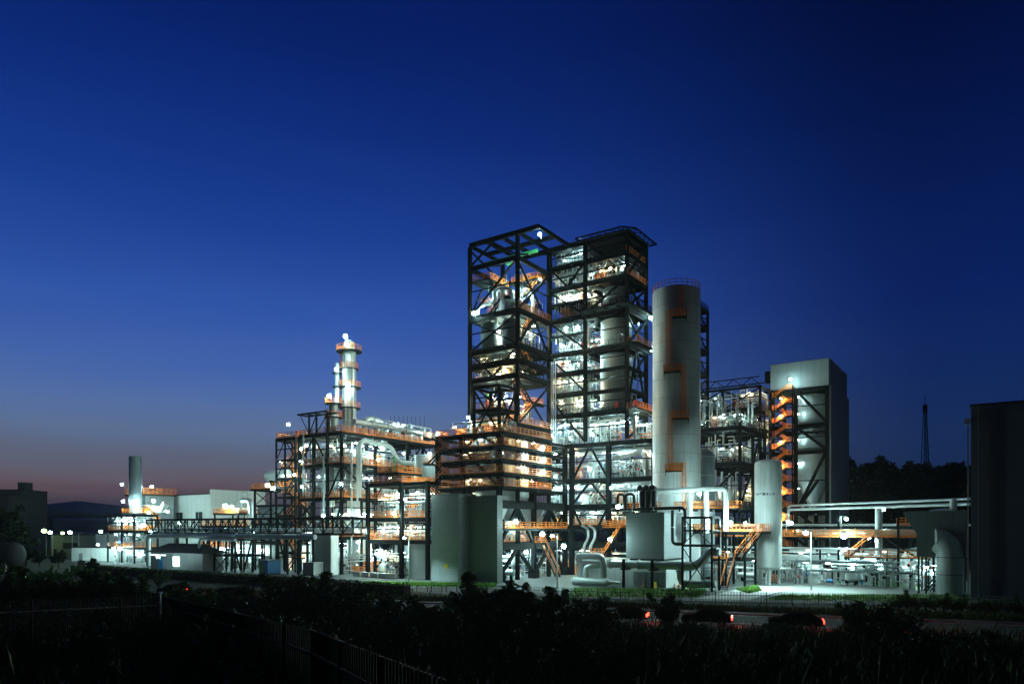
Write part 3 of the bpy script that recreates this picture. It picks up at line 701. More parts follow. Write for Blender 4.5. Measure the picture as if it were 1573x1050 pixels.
for i, (px, ya, yb) in enumerate(((1047,440,486),(1027,476,571),(1050,560,643),(1030,630,723),(1050,710,776))):
    lb_ = MB(); n = int((zz(ya)-zz(yb))/.34)
    A, B = silo_pt(px-2.6, sr+.34, 0), silo_pt(px+2.6, sr+.34, 0)
    for q in (A, B): lb_.bar(q+Vector((0,0,zz(yb))), q+Vector((0,0,zz(ya))), .075)
    for j in range(n):
        z = Vector((0,0,zz(yb)+j*.34)); lb_.bar(A+z, B+z, .05)
    for j in range(int(n*.34/1.5)):                        # safety cage hoops
        z = zz(yb)+2.2+j*1.5
        if z > zz(ya): break
        c0, c1 = silo_pt(px-4, sr+.9, z), silo_pt(px+4, sr+.9, z)
        lb_.bar(A+Vector((0,0,z)), c0, .04); lb_.bar(c0, c1, .04); lb_.bar(c1, B+Vector((0,0,z)), .04)
    for q in (-4, 4): lb_.bar(silo_pt(px+q, sr+.9, zz(yb)+2), silo_pt(px+q, sr+.9, zz(ya)), .032)
    lb_.build('ladder','orange',si)
for x0, x1, y in ((1032,1054,488),(1021,1045,571),(1033,1057,643),(1023,1048,723)):
    pb = MB(); z = zz(y)
    pts = [(silo_pt(x0+(x1-x0)*k/4, sr+.01, z), silo_pt(x0+(x1-x0)*k/4, sr+1.15, z)) for k in range(5)]
    for (a, c), (d, e) in zip(pts[:-1], pts[1:]):
        for dz in (0, -.3): pass
        dn = Vector((0,0,-.16))
        pb.quad(a, c, e, d); pb.quad(a+dn, d+dn, e+dn, c+dn); pb.quad(c, c+dn, e+dn, e)
    for k in (0, 4): pb.quad(pts[k][0], pts[k][0]+dn, pts[k][1]+dn, pts[k][1])
    pb.bar(pts[0][1]+dn, pts[0][0]+Vector((0,0,-.7)), .07); pb.bar(pts[4][1]+dn, pts[4][0]+Vector((0,0,-.7)), .07)
    pl = pb.build('landing','steel',si, smooth=False)
    r2 = MB(); 
    for (a, c), (d, e) in zip(pts[:-1], pts[1:]): rail_bars(r2, c, e)
    rail_bars(r2, pts[0][0], pts[0][1]); rail_bars(r2, pts[4][0], pts[4][1]); r2.build('railing','orange',pl)
bt = frame('slender_steel_tower', 'slender black steel tower peeping out behind the tall silo', [-60,-53.2], [143.5,151.6], 0, 55.4, [13,22,29,37,41.5,46.3,51.4,55.2], .5, .5)
for z in (41.6,46.4,51.5,55.3): deck(bt, -60.2,-53,143.3,151.8,z,'AB',railm='steel')
brace(bt, B_face(-53.2,143.8,151.3,46.6,50.8,'\\') + B_face(-53.2,143.8,151.3,51.6,54.6,'\\') + B_face(-53.2,143.8,151.3,41.8,45.7,'\\') + B_face(-53.2,143.8,151.3,37.2,41,'X') + A_face(143.5,-59.8,-53.4,37.2,41,'X'), .25)
du, dv = spot(1079, 128)
vessel('grey domed tank half hidden behind the tall silo', du, dv, 0, 23.0, 2.12, 'gvessel', name='domed_tank', dome=.75, top=False, n=40, cat='tank')
# ------------------------------------------------------------------ middle frame between silo and boiler house
Mu, Mv = [-53.0+.2,-44.4], [153.0-7.6,154.2,163.2]
mf = frame('steel_rack', 'black steel frame of pipes between the tall silo and the boiler house', Mu, Mv, 0, 30, [13,22,29.2], .55, .6)
for z in (13.14,22.14,29.34): deck(mf, -53,-44,145,163.6,z,'AB',railm='steel')
brace(mf, B_face(-44.4,154.5,162.9,22.3,28.5,'^') + B_face(-44.4,145.7,153.9,13.3,21.3,'/') + A_face(145.4,-52.5,-44.7,13.3,21.3,'/'), .34)
uf = frame('steel_rack', 'dark cluttered steel frame on top behind the tall silo', [-64,-54.5,-46], [165.5,174], 0, 41, [22,30,36,41], .5, .5)
for z in (22.1,30.1,36.1): deck(uf,-64.2,-45.8,165.2,174.2,z,'AB',railm='steel')
brace(uf, A_face(165.5,-63.8,-54.7,30.2,35.4,'X') + A_face(165.5,-54.3,-46.2,30.2,35.4,'^') + A_face(165.5,-63.8,-54.7,36.3,40.5,'/') + A_face(165.5,-54.3,-46.2,36.3,40.5,'X'), .25)
rc = MB()
for i in range(5):
    u = -66+i*4; rc.bar((u,165.3,41.2),(u+2,165.3,42.9),.16); rc.bar((u+2,165.3,42.9),(u+4,165.3,41.2),.16)
for z, v in ((42.9,165.3),(42.9,173),(41.3,165.3)): rc.bar((-66,v,z),(-46,v,z),.2)
rc.build('roof_truss','steel',uf)
for z, h, ph, pw in ((22.3,6.6,'the top',170),(13.3,8.4,'the middle',170),(.03,12,'the ground',150)):
    populate(f'{ph} floor behind the nitrogen tank', -52.4,-44.8,145.8,163,z,min(h,4.5),7,lamps=3,power=pw,warm=.6)
populate('the open top behind the nitrogen tank', -52.4,-44.8,145.8,163,29.5,4,5,lamps=3,power=200,warm=.5)
for z, ph in ((22.2,'the low'),(30.2,'the middle'),(36.2,'the high')):
    populate(f'{ph} deck behind the silo top', -63.4,-46.4,166,173.6,z,4.6,7,lamps=3,power=100,warm=.5)
for k, (z0, z1) in enumerate(((.2,12),(13.4,21),(22.4,28.6),(29.6,36))):
    risers(f'on floor {ORD[k]} behind the nitrogen tank', -52.6, -44.8, 146.6, z0, z1, 20); risers(f'on side {ORD[k]} behind the nitrogen tank', -46, -44.8, 156, z0, z1, 12)
for k, (z0, z1) in enumerate(((22.4,29),(30.4,35),(36.4,42))): risers(f'on deck {ORD[k]} behind the silo top', -63.6, -46.4, 166.6, z0, z1, 22)
lat = frame('steel_rack', 'dense dark lattice rack between boiler house and silo', [-50,-47.4,-44.8], [164.6,169], 0, 35, [6,11,16,21,26,31,34.6], .3, .35)
brace(lat, [s for z in (6.2,11.2,16.2,21.2,26.2,31.2) for s in A_face(164.6,-49.8,-47.6,z,z+4.2,'/')+A_face(164.6,-47.2,-45,z,z+4.2,'\\')], .16)
for i, x in enumerate((-51.2,-49.6,-48.2,-46.6)):
    long_pipe(f'tall pale riser pipe, {ORD[i]} from the left in the frame behind the nitrogen tank', [(x,145.9,13.4),(x,145.9,21.2-.4*i)], .22+.06*(i % 2))
# ------------------------------------------------------------------ boiler house
Hu, Hv = [-46.2,-41.0,-34.1], [176.7,187.5,198.3]
bh = frame('boiler_house', 'tall boiler house with pale boxed top and orange zigzag stairs', Hu, Hv, 0, 41.4, [7,13,26.8,33,41.4], .8, .8, cat='boiler house')
MB().box(-46.6,-33.7,176.3,198.7,41.45,47.2).build('box_top','hclad2',bh)
MB().box(-46.75,-33.55,176.15,198.85,47.21,47.5).build('parapet','gclad',bh)
MB().box(-33.68,-33.3,176.6,199.3,0,41.4).build('side_cladding','gclad',bh)
MB().box(-48.0,-46.65,176.6,178.4,43.6,46.2).build('vent_box','steel',bh)
MB().box(-46.0,-34.6,198.9,199.3,0,41.4).build('rear_cladding','gclad',bh)
zigzag(bh, -46.0,-41.3,174.2,0.2,41.0,1.52,1.0,1.25)
brace(bh, A_face(176.7,-40.6,-34.5,33.4,40.6,'\\') + A_face(176.7,-40.6,-34.5,27,32.2,'\\') + A_face(176.7,-40.6,-34.5,13.2,26,'/') + A_face(176.7,-40.6,-36,13.2,20,'/') + A_face(176.7,-40.6,-34.5,7.4,12.6,'\\') + A_face(176.7,-40.6,-34.5,.6,6.4,'\\') + B_face(-34.1,177,187,.5,18,'X'), .6)
for v in (174.0, 176.3):
    for u in (-46.2,-41.1): MB().bar((u,v,0),(u,v,41.6),.26).build('stair_post','steel',bh)
vessel('upper pale boiler drum inside the boiler house', -38.4, 182.8, 33.4, 40.8, 4.2, 'vessel', 'boiler_drum', .25, top=False, n=40)
vessel('middle pale boiler drum inside the boiler house', -38.4, 182.8, 27.4, 32.6, 4.2, 'vessel', 'boiler_drum', .25, top=False, n=40)
vessel('big pale conical hopper low in the boiler house', -38.4, 182.6, 13.6, 26.4, 4.6, 'vessel', 'boiler_hopper', .05, cone=9, top=False, n=40, cat='hopper')
for z, ph in ((7.1,'the low'),(31.1,'the high')):
    deck(bh,-41,-34.4,177,198,z,'A',railm='steel'); 
for i, z in enumerate((12, 17.6, 23.5, 29, 35, 39)):
    lamp(f'stair lamp of the boiler house, {ORD[i]} counted upwards', 0,0,0,.11,260,'tube','stair lamps of the boiler house',(1,.72,.36),'bulbwarm',uvz=(-43.6,173.9,z))
    lamp(f'vessel lamp of the boiler house, {ORD[i]} counted upwards', 0,0,0,.10,55,'tube','vessel lamps of the boiler house',uvz=(-40.6,177.6,z+.6))
long_pipe('fat pale pipe crossing from the steel frame to the boiler house', [(-52,168,22),(-46.8,172,28),(-46.8,172,34)], .8, 'white')
put('pump', (-37,176,.03), 0, 1, 'green motor pump at the foot of the boiler house')
# ------------------------------------------------------------------ pump house in front of the silo with its pipes
ph = thing('pump_house', 'windowless flat-roofed pump house with one floodlit white side below the silo', 'building', (-48.6,101.9,0))
MB().box(-48.6,-42.4,101.9,110,4.3,11.1).build('upper_wall','phclad',ph)
MB().box(-57.4,-42.2,102.2,110.2,0,4.0).build('lower_wall','white',ph)
MB().box(-48.2,-42.6,102.4,109.8,4.004,4.296).build('plinth','roofing',ph)
MB().box(-48.75,-42.25,101.75,110.15,11.104,11.3).build('parapet','gclad',ph)
b = MB()
for i in range(5): b.box(-47.5+i*1.1,-46.6+i*1.1,102.12,102.19,.3,2.3)
b.build('door','gclad',ph)
for i in range(3):
    long_pipe(f'capped black vent pipe, {ORD[i]} of three on the pump house roof', [(-46.6+1.0*i,103.4,11.3),(-46.6+1.0*i,103.4,15.0),(-46.6+1.0*i,102.5,15.1)], .45, 'black', 14, 'vent_pipe')
for i, (a, c, h) in enumerate(((-50.4,-49.3,13.6),(-49.1,-47.6,13.6))):
    long_pipe(f'black U-shaped pipe loop, {["outer","inner"][i]} one at the corner of the pump house', [(a,102.6,10.9+.25),(a,102.6,h+.6),(c,102.6,h+.6),(c,102.6,11.2)], .22, 'black', 10, 'pipe_loop', bend=.6)
long_pipe('long black pipe along the pump house roof edge dropping at its end', [(-50.6,101.2,11.7),(-40.3,101.2,11.9),(-38.9,101.2,11.9),(-38.9,101.2,6.6),(-40.8,101.2,6.6),(-40.8,101.2,11.6)], .24, 'black', 12, bend=.7)
t = thing('header_pipe', 'thick floodlit white pipe over the pump house roof with bent ends', 'pipe', (-44,105,11))
b = MB(); b.pipe([(-45.2,103.6,15.0),(-43.6,104,14.5),(-40,106.5,14.8),(-36.2,107.4,14.8),(-35.0,107.8,14.8),(-35.0,107.8,8.5)], .38, 16, 1.2); b.build('pipe','white',t)
for i, u in enumerate((-40.2,-37.6)): MB().pipe([(u,106.6,14.6),(u,106.6,8.2)], .4, 14).build('leg','white',t)
long_pipe('long fat silver pipe running low across the front of the pump house', [(-55.2,100.3,3.5),(-41,100.3,3.5),(-37.0,100.3,3.5),(-35.6,100.3,4.6),(-35.0,100.3,5.6),(-33.4,100.3,5.6)], .62, 'silver', 18, bend=1.8)
t = thing('looped_pipe', 'thick grey looped pipe over a lying drum in front of the pump house', 'pipe', (-55,98,0))
MB().pipe([(-55.5,100.6,1.0),(-55.5,100.6,4.6),(-55.5,98.6,4.6),(-50.8,98.6,4.6),(-50.8,98.6,1.2)], .5, 16, 1.0).build('pipe','silver',t)
MB().pipe([(-53.7,98.3,1.2),(-53.7,98.3,3.1),(-51.4,98.9,3.3)], .42, 16, .9).build('branch_pipe','silver',t)
MB().lathe([(.3,-55.7),(.62,-55.4),(.62,-49.6),(.3,-49.2),(.2,-47.6)],0,97.6,20,'x',.8).build('drum','vessel',t)
for i, (u, h) in enumerate(((-55.8,8.3),(-54.6,8.3))):
    long_pipe(f'bent pale vent pipe, {["left","right"][i]} of the pair behind the looped pipe', [(u-.8,103,4.1),(u-.8,103,6),(u,103,7.4),(u,103,8.8),(u-1.2,103,9.4)], .2, 'silver', 10)
t = thing('flanged_elbow_pipe', 'fat grey elbow pipe turning down beside the floodlit wall', 'pipe', (-40.4,100,1))
MB().pipe([(-39.2,100.3,3.4),(-39.2,100.3,.9),(-36.6,100.3,.9),(-34.0,100.3,1.1)], .55, 16, 1.3).build('pipe','silver',t); MB().lathe([(.72,2.6),(.72,2.8)],-39.2,100.3,16).build('flange','silver2',t)
pr = frame('pipe_rack', 'black cross-braced pipe support beside the floodlit wall', [-38.6,-34.3], [99.5,102.6], 0, 10.6, [6.6,10.6], .24, .3)
brace(pr, A_face(99.5,-38.5,-34.4,6.8,10.3,'X') + A_face(99.5,-38.5,-34.4,.3,6.2,'X'), .1)
for i, (u, hh) in enumerate(((-47.8,4.3),(-43.2,4.2))):
    t = thing('pipe_stand', f'black post stand under the long fat pipe, {["left","right"][i]} one', 'pipe support', (u,99.6,0), 'pipe stands')
    MB().box(u-.18,u+.18,99.2,99.5,0,hh).build('post','steel',t); MB().box(u-.5,u+.5,99.2,100.9,2.66,2.86).build('arm','steel',t)
# orange catwalk stairs between pump house and nitrogen tank
cs = frame('catwalk_tower', 'small black tower with orange stairs up to the catwalk', [-36.4,-33.0], [110.5,116], 0, 8.4, [4.3,8.3], .3, .4)
deck(cs,-41.5,-30.6,110.2,116.2,8.44,'ABCD'); deck(cs,-36.6,-34.6,106.4,110.1,4.4,'AD')
flight(cs,(-34.4,103.2,.1),(-34.4,107.2,4.4),1.0,(1,0)); flight(cs,(-33.2,106,4.4),(-31.2,110.4,8.4),1.0,(1,0))
lc = thing('roof_platform', 'long orange-railed platform over the pump house and silo foot', 'platform', (-50,111,8))
deck(lc,-53,-34,110.6,112.6,12.0,'AC'); deck(lc,-53.4,-49,103.2,110.5,9.0,'ABD'); flight(lc,(-52.6,102.2,4.6),(-49.6,102.2,9.0),.95); deck(lc,-54.8,-52.6,101.4,103.1,4.6,'ABD')
for u in (-52.5,-49.4,-36): MB().bar((u,110.8,0),(u,110.8,11.9),.25).build('post','steel',lc)
# ------------------------------------------------------------------ liquid nitrogen tank
lu, lv = spot(1180, 116); lr = 2.09
lt = thing('nitrogen_tank', 'upright white liquid nitrogen tank with black lettering on short legs', 'tank', (lu,lv,0))
MB().lathe([(lr*.25,2.15),(lr*.8,2.3),(lr,2.75),(lr,19.2),(lr*.93,19.5),(lr*.5,19.85),(.05,19.95)],lu,lv,56).build('shell','white',lt)
b = MB()
for z in (6.6,15.4): b.lathe([(lr+.002,z),(lr+.02,z),(lr+.02,z+.08),(lr+.002,z+.08)],lu,lv,56)
b.build('weld_band','white',lt)
for k in range(4):
    a = R(20)+k*math.pi/2; x, y = lu+lr*.78*math.cos(a), lv+lr*.78*math.sin(a)
    MB().lathe([(.3,0),(.3,.08),(.24,.1),(.24,2.7)],x,y,12).build('leg','silver2',lt)
b = MB(); b.pipe([(lu-.6,lv-1.6,2.4),(lu-.6,lv-1.6,.7),(lu-3.2,lv-1.6,.7),(lu-3.2,lv-1.2,.1)],.2,10); b.pipe([(lu+.7,lv-1.5,2.4),(lu+.7,lv-1.5,1.0),(lu-1.6,lv-1.9,1.0),(lu-1.6,lv-1.9,.1)],.14,8); b.pipe([(lu+.3,lv-1.3,2.4),(lu+.3,lv-2.3,1.3),(lu+.3,lv-2.3,.1)],.12,8)
b.build('pipework','silver',lt)
# lettering bent round the shell
cu = bpy.data.curves.new('lettering','FONT'); cu.body = '液体窒素タンク'; cu.size = .62; cu.extrude = 0; cu.offset = .03
to = bpy.data.objects.new('lettering_source', cu); COL.objects.link(to)
bpy.context.view_layer.update()
tm = to.to_mesh(); tv = [tuple(v.co) for v in tm.vertices]; tf = [tuple(p.vertices) for p in tm.polygons]; to.to_mesh_clear()
bpy.data.objects.remove(to)
if tv:
    x0 = min(v[0] for v in tv); x1 = max(v[0] for v in tv); wd = x1-x0
    pa = math.atan2(-lv, -lu)                                      # towards the viewer
    mb = MB()
    s = 3.25/wd; z0 = zat(760, 114)
    # the text reads from the viewer's left to right
    side = 1 if W(lu+math.cos(pa+.1), lv+math.sin(pa+.1)).x > W(lu+math.cos(pa-.1), lv+math.sin(pa-.1)).x else -1
    for (x, y, z) in tv:
        a = pa + side*((x-x0-wd/2)*s/lr - .30)
        rr = lr+.012; mb.v.append((lu+rr*math.cos(a), lv+rr*math.sin(a), z0+y*s))
    mb.f = tf; mb.build('lettering','black',lt,smooth=False)
# ------------------------------------------------------------------ catwalk and pipe rack on the right
cw_ = thing('catwalk_bridge', 'long orange-railed catwalk with a fat silver pipe on the right', 'catwalk', (-48,128,0))
deck(cw_,-29,-5.4,127.4,129,7.5,'AC'); deck(cw_,-48.6,-29.1,127.4,129,7.5,'AC')
deck(cw_,-14.4,-11.8,126,127.3,9.4,'ABD'); deck(cw_,-21.5,-9.8,124.0,127.2,4.4,'ABD')
for u in (-46,-40,-33,-26,-21.6,-16,-9.6): MB().bar((u,128.9,0),(u,128.9,7.3),.26).build('post','steel',cw_)
for u in (-21.2,-9.9): MB().bar((u,124.4,0),(u,124.4,4.1),.26).build('post','steel',cw_)
brace(cw_,[((-15.8,127.2,7.2),(-11.4,124.4,4.5)),((-9.8,128.6,4.6),(-12.4,128.6,7.2)),((-15.8,124.2,0.2),(-19.8,124.2,3.9))],.22)
flight(cw_,(-21,126.2,4.5),(-17.6,126.2,7.5),.95)
long_pipe('fat silver pipe lying along the orange catwalk', [(-29.6,128.2,8.25),(-7,128.2,8.25)], .5, 'silver', 14)
long_pipe('thick upright pipe beside the orange catwalk cage', [(-17.3,129.8,0),(-17.3,129.8,12.3)], .55, 'silver2', 14)
long_pipe('pale gooseneck pipe rising from the catwalk pipe', [(-10.4,128.2,8.6),(-10.4,128.2,11.3),(-7.2,128.2,11.5)], .52, 'silver', 14, bend=1.2)
long_pipe('fat grey pipe running behind the white shed under the catwalk', [(-48,131.5,3.6),(-30,131.5,3.6),(-6,131.5,3.6)], .8, 'silver2', 14)
long_pipe('slim pale pipe under the catwalk', [(-47,127,5.6),(-8,127,5.6)], .16, 'silver', 8)
long_pipe('slim white pipe above ground level behind the nitrogen tank', [(-44,124,2.2),(-22,124,2.2)], .18, 'silver', 8)
a0, a1, a2 = P(50.0,131), P(54.3,119.8), P(63.0,99.4)
t = thing('pipe_bridge', 'twin pale pipes bridging high across to the dark building', 'pipe bridge', (*a0,12))
for dz, r in ((.55,.2),(-.15,.24)):
    MB().pipe([(a0[0],a0[1],9.4+dz),(a0[0],a0[1],12.4+dz),(*a1,12.4+dz),(*a2,12.4+dz)],r,10,.8).build('pipe','silver',t)
b = MB(); 
for i in range(9):
    c = Vector((*a0,12.2)).lerp(Vector((*a2,12.2)), (i+.5)/9); b.bar(c+Vector((0,0,-.1)), c+Vector((0,0,.8)), .1)
b.build('clamp','steel',t)
for i in (1, 2):
    c = Vector((*a0,0)).lerp(Vector((*a2,0)), i/3.0); MB().bar(c, c+Vector((0,0,12)), .3).build('post','steel',t)
populate('the pipe yard behind the nitrogen tank',-46,-30,121,127,.03,4.6,5,lamps=3,power=100,lampr=.14)
populate('the pipe yard under the catwalk',-29,-7,121.5,127,.03,4.4,8,['pot','pump','drum','cage'],lamps=4,power=90,lampr=.14)
populate('the pipe yard beyond the catwalk',-46,-7,132.5,140,.03,5.5,6,lamps=4,power=120)
populate('the far pipe yard by the boiler house',-44,-10,150,166,.03,5.5,3,lamps=3,power=280)
fr_ = frame('low_pipe_rack', 'long low black pipe rack behind the orange catwalk', [-46,-38,-30,-22,-14,-6], [141,146], 0, 9.2, [5.4,9.2], .35, .4)
for i in range(4):
    long_pipe(f'long dim pipe on the low rack, {ORD[i]} from the front', [(-47,141.4+1.3*i,9.5),(-5,141.4+1.3*i,9.5)], .22, 'silver2', 8)
# white shed
su_, sv_ = spot(1244,118)
sh = thing('equipment_shed', 'small white ribbed shed in the pipe yard', 'shed', (su_-1.6,sv_,0))
MB().box(su_-2.0,su_+1.3,sv_,sv_+3.6,.15,2.85).build('wall','clad',sh); MB().box(su_-2.15,su_+1.45,sv_-.15,sv_+3.75,2.854,2.97).build('roof','white',sh); MB().box(su_-2.1,su_+1.4,sv_-.1,sv_+3.7,0,.148).build('base','conc',sh); MB().box(su_+1.31,su_+1.35,sv_+.6,sv_+1.5,.3,2.3).build('door','gclad',sh); MB().box(su_+1.32,su_+1.40,sv_+2,sv_+2.5,1.3,1.8).build('fan','steel',sh)
cu_, cv_ = spot(1315,114)
cp = thing('canopy', 'long thin white canopy with a tube lamp over pumps', 'canopy', (cu_,cv_,0))
MB().box(cu_-3.6,cu_+3.2,cv_-.6,cv_+1.8,3.15,3.32).build('roof','white',cp)
for x in (-3.4,0,3.0): MB().bar((cu_+x,cv_-.4,0),(cu_+x,cv_-.4,3.14),.2).build('post','steel',cp)
for i in range(4): put('pump',(cu_-2.6+1.7*i,cv_+.7,.03),math.pi/2,[1,0,2,0][i],f'{["green","grey","blue","grey"][i]} motor pump under the thin canopy, {ORD[i]} from the left')
vu, vv = spot(1322,121); vessel('white domed pressure vessel behind the thin canopy', vu, vv, .9, 4.8, 1.4, 'white', dome=.3, skirt=.9, top=False)
vu, vv = spot(1408,112)
long_pipe('big white gooseneck pipe curving down near the dark duct', [(vu+1.6,vv+4,5.2),(vu-1.7,vv+3,5.2),(vu-1.9,vv+2.5,1.6),(vu-1.2,vv+1,1.4)], .7, 'white', 16, bend=1.5)
t = thing('horizontal_drum', 'short white drum lying at the foot of the gooseneck pipe', 'drum', (vu,vv,0)); MB().lathe([(.5,-1.3),(1.0,-1.1),(1.0,1.1),(.5,1.3)],vu-.7,vv+1,20,'y',1.5).build('shell','white',t); MB().box(vu-1.3,vu-.1,vv+.3,vv+1.7,0,.6).build('saddle','conc',t)
for i, z in enumerate((3.9,3.1)):
    long_pipe(f'white pipe running level past the gooseneck, {["upper","lower"][i]} one', [(vu-.6,vv+2.2,z),(vu+5,vv+2.2,z)], .22, 'white', 10)
# dark inlet duct box on legs
db = thing('inlet_duct', 'dark grey inlet duct box on black legs with a fat downpipe', 'duct', (-9,113,0))
MB().box(-10.4,-4.75,113.2,118.5,5.0,11.3).build('box','dclad',db)
b = MB(); b.v += [(-10.41,113.2,8.2),(-10.41,118.5,8.2),(-12.0,118.5,10.8),(-12.0,113.2,10.8),(-10.41,113.2,11.3),(-10.41,118.5,11.3),(-12,113.2,11.2),(-12,118.5,11.2)]
b.f += [(0,1,2,3),(3,2,7,6),(6,7,5,4),(0,3,6,4),(1,5,7,2),(0,4,5,1)]; b.build('hood','dclad',db)
pu, pv = spot(1459,97)
MB().pipe([(pu-1.8,113.4,7.3),(pu-1.2,pv+.4,7.3),(pu,pv,6.2),(pu,pv,.3)],1.62,28,2.6).build('downpipe','vessel',db)
MB().lathe([(1.9,0),(1.9,.3)],pu,pv,24).build('base_ring','conc',db)
b = MB()
for z in (5.0,2.7): b.lathe([(1.63,z),(1.7,z),(1.7,z+.1),(1.63,z+.1)],pu,pv,28)
b.build('band','dclad',db)
for x, y in ((-10.2,113.5),(-9.3,113.5),(-8.4,113.5),(-10.2,118.2),(-5,118.2)): MB().bar((x,y,0),(x,y,4.99),.22).build('leg','black',db)
for x in (-9.6,-9.2,-8.8): MB().bar((x,113.3,.4),(x+3.2,113.3,4.9),.18).build('strut','black',db)
long_pipe('short white vent stub on top of the dark duct box', [(-6.2,115,11.31),(-6.2,115,12.9)], .45, 'white', 12)
# dark building on the right
rbd = thing('dark_hall', 'huge dark ribbed hall filling the right edge', 'building', (-4,109.6,0))
MB().box(-4.0,32,109.6,140,0.0,24.5).build('wall','plainclad',rbd); MB().box(-4.15,32.1,109.45,140.1,24.504,24.75).build('roof','roofing',rbd)
b = MB(); b.bar((-4.3,109.2,.1),(-4.3,109.2,23.0),.16); b.box(-4.7,-4.05,109.0,109.55,22.2,22.9); b.build('downpipe','silver2',rbd)
b = MB(); b.bar((-3.2,109.3,.1),(-3.2,109.3,24.4),.12); b.build('corner_trim','gclad',rbd)
# storage block in front of the towers
sb = thing('storage_block', 'tall blank grey storage block with a stepped front under the left tower', 'building', (-81,93.2,0))
MB().box(-80.5,-74.6,93.2,97.6,0,14.4).build('wall','hclad',sb); MB().box(-74.596,-68.8,96.0,97.5,0,14.3).build('side_wall','hclad',sb)
MB().box(-80.6,-74.5,93.1,97.65,14.404,14.6).build('parapet','gclad',sb)
MB().box(-77.6,-76.9,93.12,93.19,2.3,3.0).build('notice_box','yellow',sb)
MB().box(-79.6,-78.6,93.14,93.19,0,2.1).build('door','hclad',sb)
# ------------------------------------------------------------------ left front frame
Fu, Fv = [-97.2,-88.8,-82.7], [94.8,103.2]
ff = frame('steel_rack', 'low wide black frame of three storeys left of the storage block', Fu, Fv, 0, 17.1, [6.75,10.7,17.0], .62, .6)
for z in (6.85,10.85): deck(ff,-97,-83,95,103,z,'A')
deck(ff,-97,-89,95,103,17.15,'ABCD'); deck(ff,-95.6,-90.4,95.6,102,19.0,'ABD',railm='orange')
MB().box(-88.5,-83,96.2,102.8,0,6.1).build('infill_panel','clad',ff)
populate('the top floor of the low wide frame',-96.6,-83.2,95.3,102.6,10.9,5.2,10,lamps=4,power=420,warm=.5)
populate('the middle floor of the low wide frame',-96.6,-83.2,95.3,102.6,6.9,3.2,8,['pot','pot','drum'],lamps=4,power=420,warm=.5)
populate('the yard floor of the low wide frame',-98,-89.4,95.6,102.6,.03,5.4,4,['pump','pump','pot'],lamps=3,power=240,warm=.4)
b = thing('slanted_panel', 'pale blank wall behind the pumps of the low wide frame', 'wall', (-97,103.6,0)); MB().box(-99,-89,103.7,104.0,0,5.6).build('panel','hclad',b)
for i in range(5): put('cabinet',(-98.6+2.2*i,93.6,.03),0,2,f'low grey pump casing in the yard, {ORD[i]} from the left before the low frame',(.9,.9,.5))
gj = thing('green_jib', 'bright green jib crane arm on the low wide frame', 'jib crane', (-95,99,17.2)); b = MB(); b.bar((-95.6,99,20.4),(-91.4,99,20.0),.2); b.bar((-94.6,99,22.2),(-91.4,99,20.1),.1); b.build('arm','green',gj); MB().bar((-94.6,99,17.2),(-94.6,99,22.4),.25).build('mast','green',gj)
tk = frame('tank_stand', 'black stand carrying the short grey tank', [-97,-90.8], [104.9,111], 0, 17.4, [10,17.3], .4, .5); deck(tk,-97.3,-90.5,104.6,111.3,17.44,'AB')
vessel('short grey tank with orange railing beside the tower stairs', -94, 107.9, 17.6, 23.2, 2.75, 'gvessel', 'storage_tank', .06, top=False, bands=True, n=40, cat='tank')
lamp('white lamp on the left edge of the short grey tank',660,697,138,.3,400); 
# ------------------------------------------------------------------ left process block with the two columns
Gu, Gv = [-117.9,-113.6,-109.6,-105.6], [96.1,105,114.5,123.9]
gf = frame('process_plant', 'broad four-storey black process frame carrying two tall columns', Gu, Gv, 0, 27.4, [7.2,11,14.8,21.4,27.4], .48, .55)
for z in (14.9,21.5): deck(gf,-118,-105.4,96,124,z,'AB')
deck(gf,-114,-105.4,96,124,27.5,'AB'); deck(gf,-118,-105.4,96,124,7.3,'AB'); deck(gf,-117.8,-113.8,96,105,27.5,'AD')
brace(gf, A_face(96.1,-117.7,-113.8,21.6,26.8,'/') + A_face(96.1,-113.4,-109.8,21.6,26.8,'\\') + A_face(96.1,-109.4,-105.8,15,20.8,'/') + A_face(96.1,-117.7,-113.8,11.2,14.2,'X') + A_face(96.1,-109.4,-105.8,1,14.2,'/')
      + B_face(-105.6,96.4,104.8,15,20.8,'\\') + B_face(-105.6,105.2,114.3,15,20.8,'^') + B_face(-105.6,114.7,123.7,21.6,26.8,'^') + B_face(-105.6,105.2,114.3,1,10.5,'X'), .26)
hz = MB(); hz.bar((-117.6,95.4,31.6),(-109,95.4,31.6),.3); hz.bar((-117.6,98,31.6),(-109,98,31.6),.3); hz.bar((-117.6,95.4,31.6),(-117.6,98,31.6),.25)
for x in (-115,-112.8,-109.6): hz.bar((x,96.1,27.5),(x,96.1,31.5),.28); hz.bar((x,95.4,31.5),(x,98,31.5),.25)
hz.bar((-117.6,96.1,31.4),(-115,96.1,27.7),.12); hz.bar((-115,96.1,27.7),(-112.8,96.1,31.2),.14); hz.bar((-112.8,96.1,27.7),(-109.6,96.1,31.2),.14); hz.build('crane_gantry','steel',gf)
st = frame('stair_tower', 'narrow steel stair tower at the left end of the process frame', [-125.2,-122.4,-119.2], [96.1,100.2], 0, 27.4, [4,8,11.6,15.4,19.2,23,27.2], .3, .4)
zigzag(st,-124.8,-119.6,97,0.2,27,2.7,.95,1.2)
deck(st,-125.2,-119,96,100.3,27.4,'ABCD'); brace(st, A_face(96.1,-125,-122.6,23.2,26.8,'/') + A_face(96.1,-125,-122.6,19.4,22.6,'/') + A_face(96.1,-125,-122.6,15.6,18.8,'\\') + A_face(96.1,-122.2,-119.4,11.8,15,'/') + A_face(96.1,-122.2,-119.4,23.2,26.8,'\\'), .14)
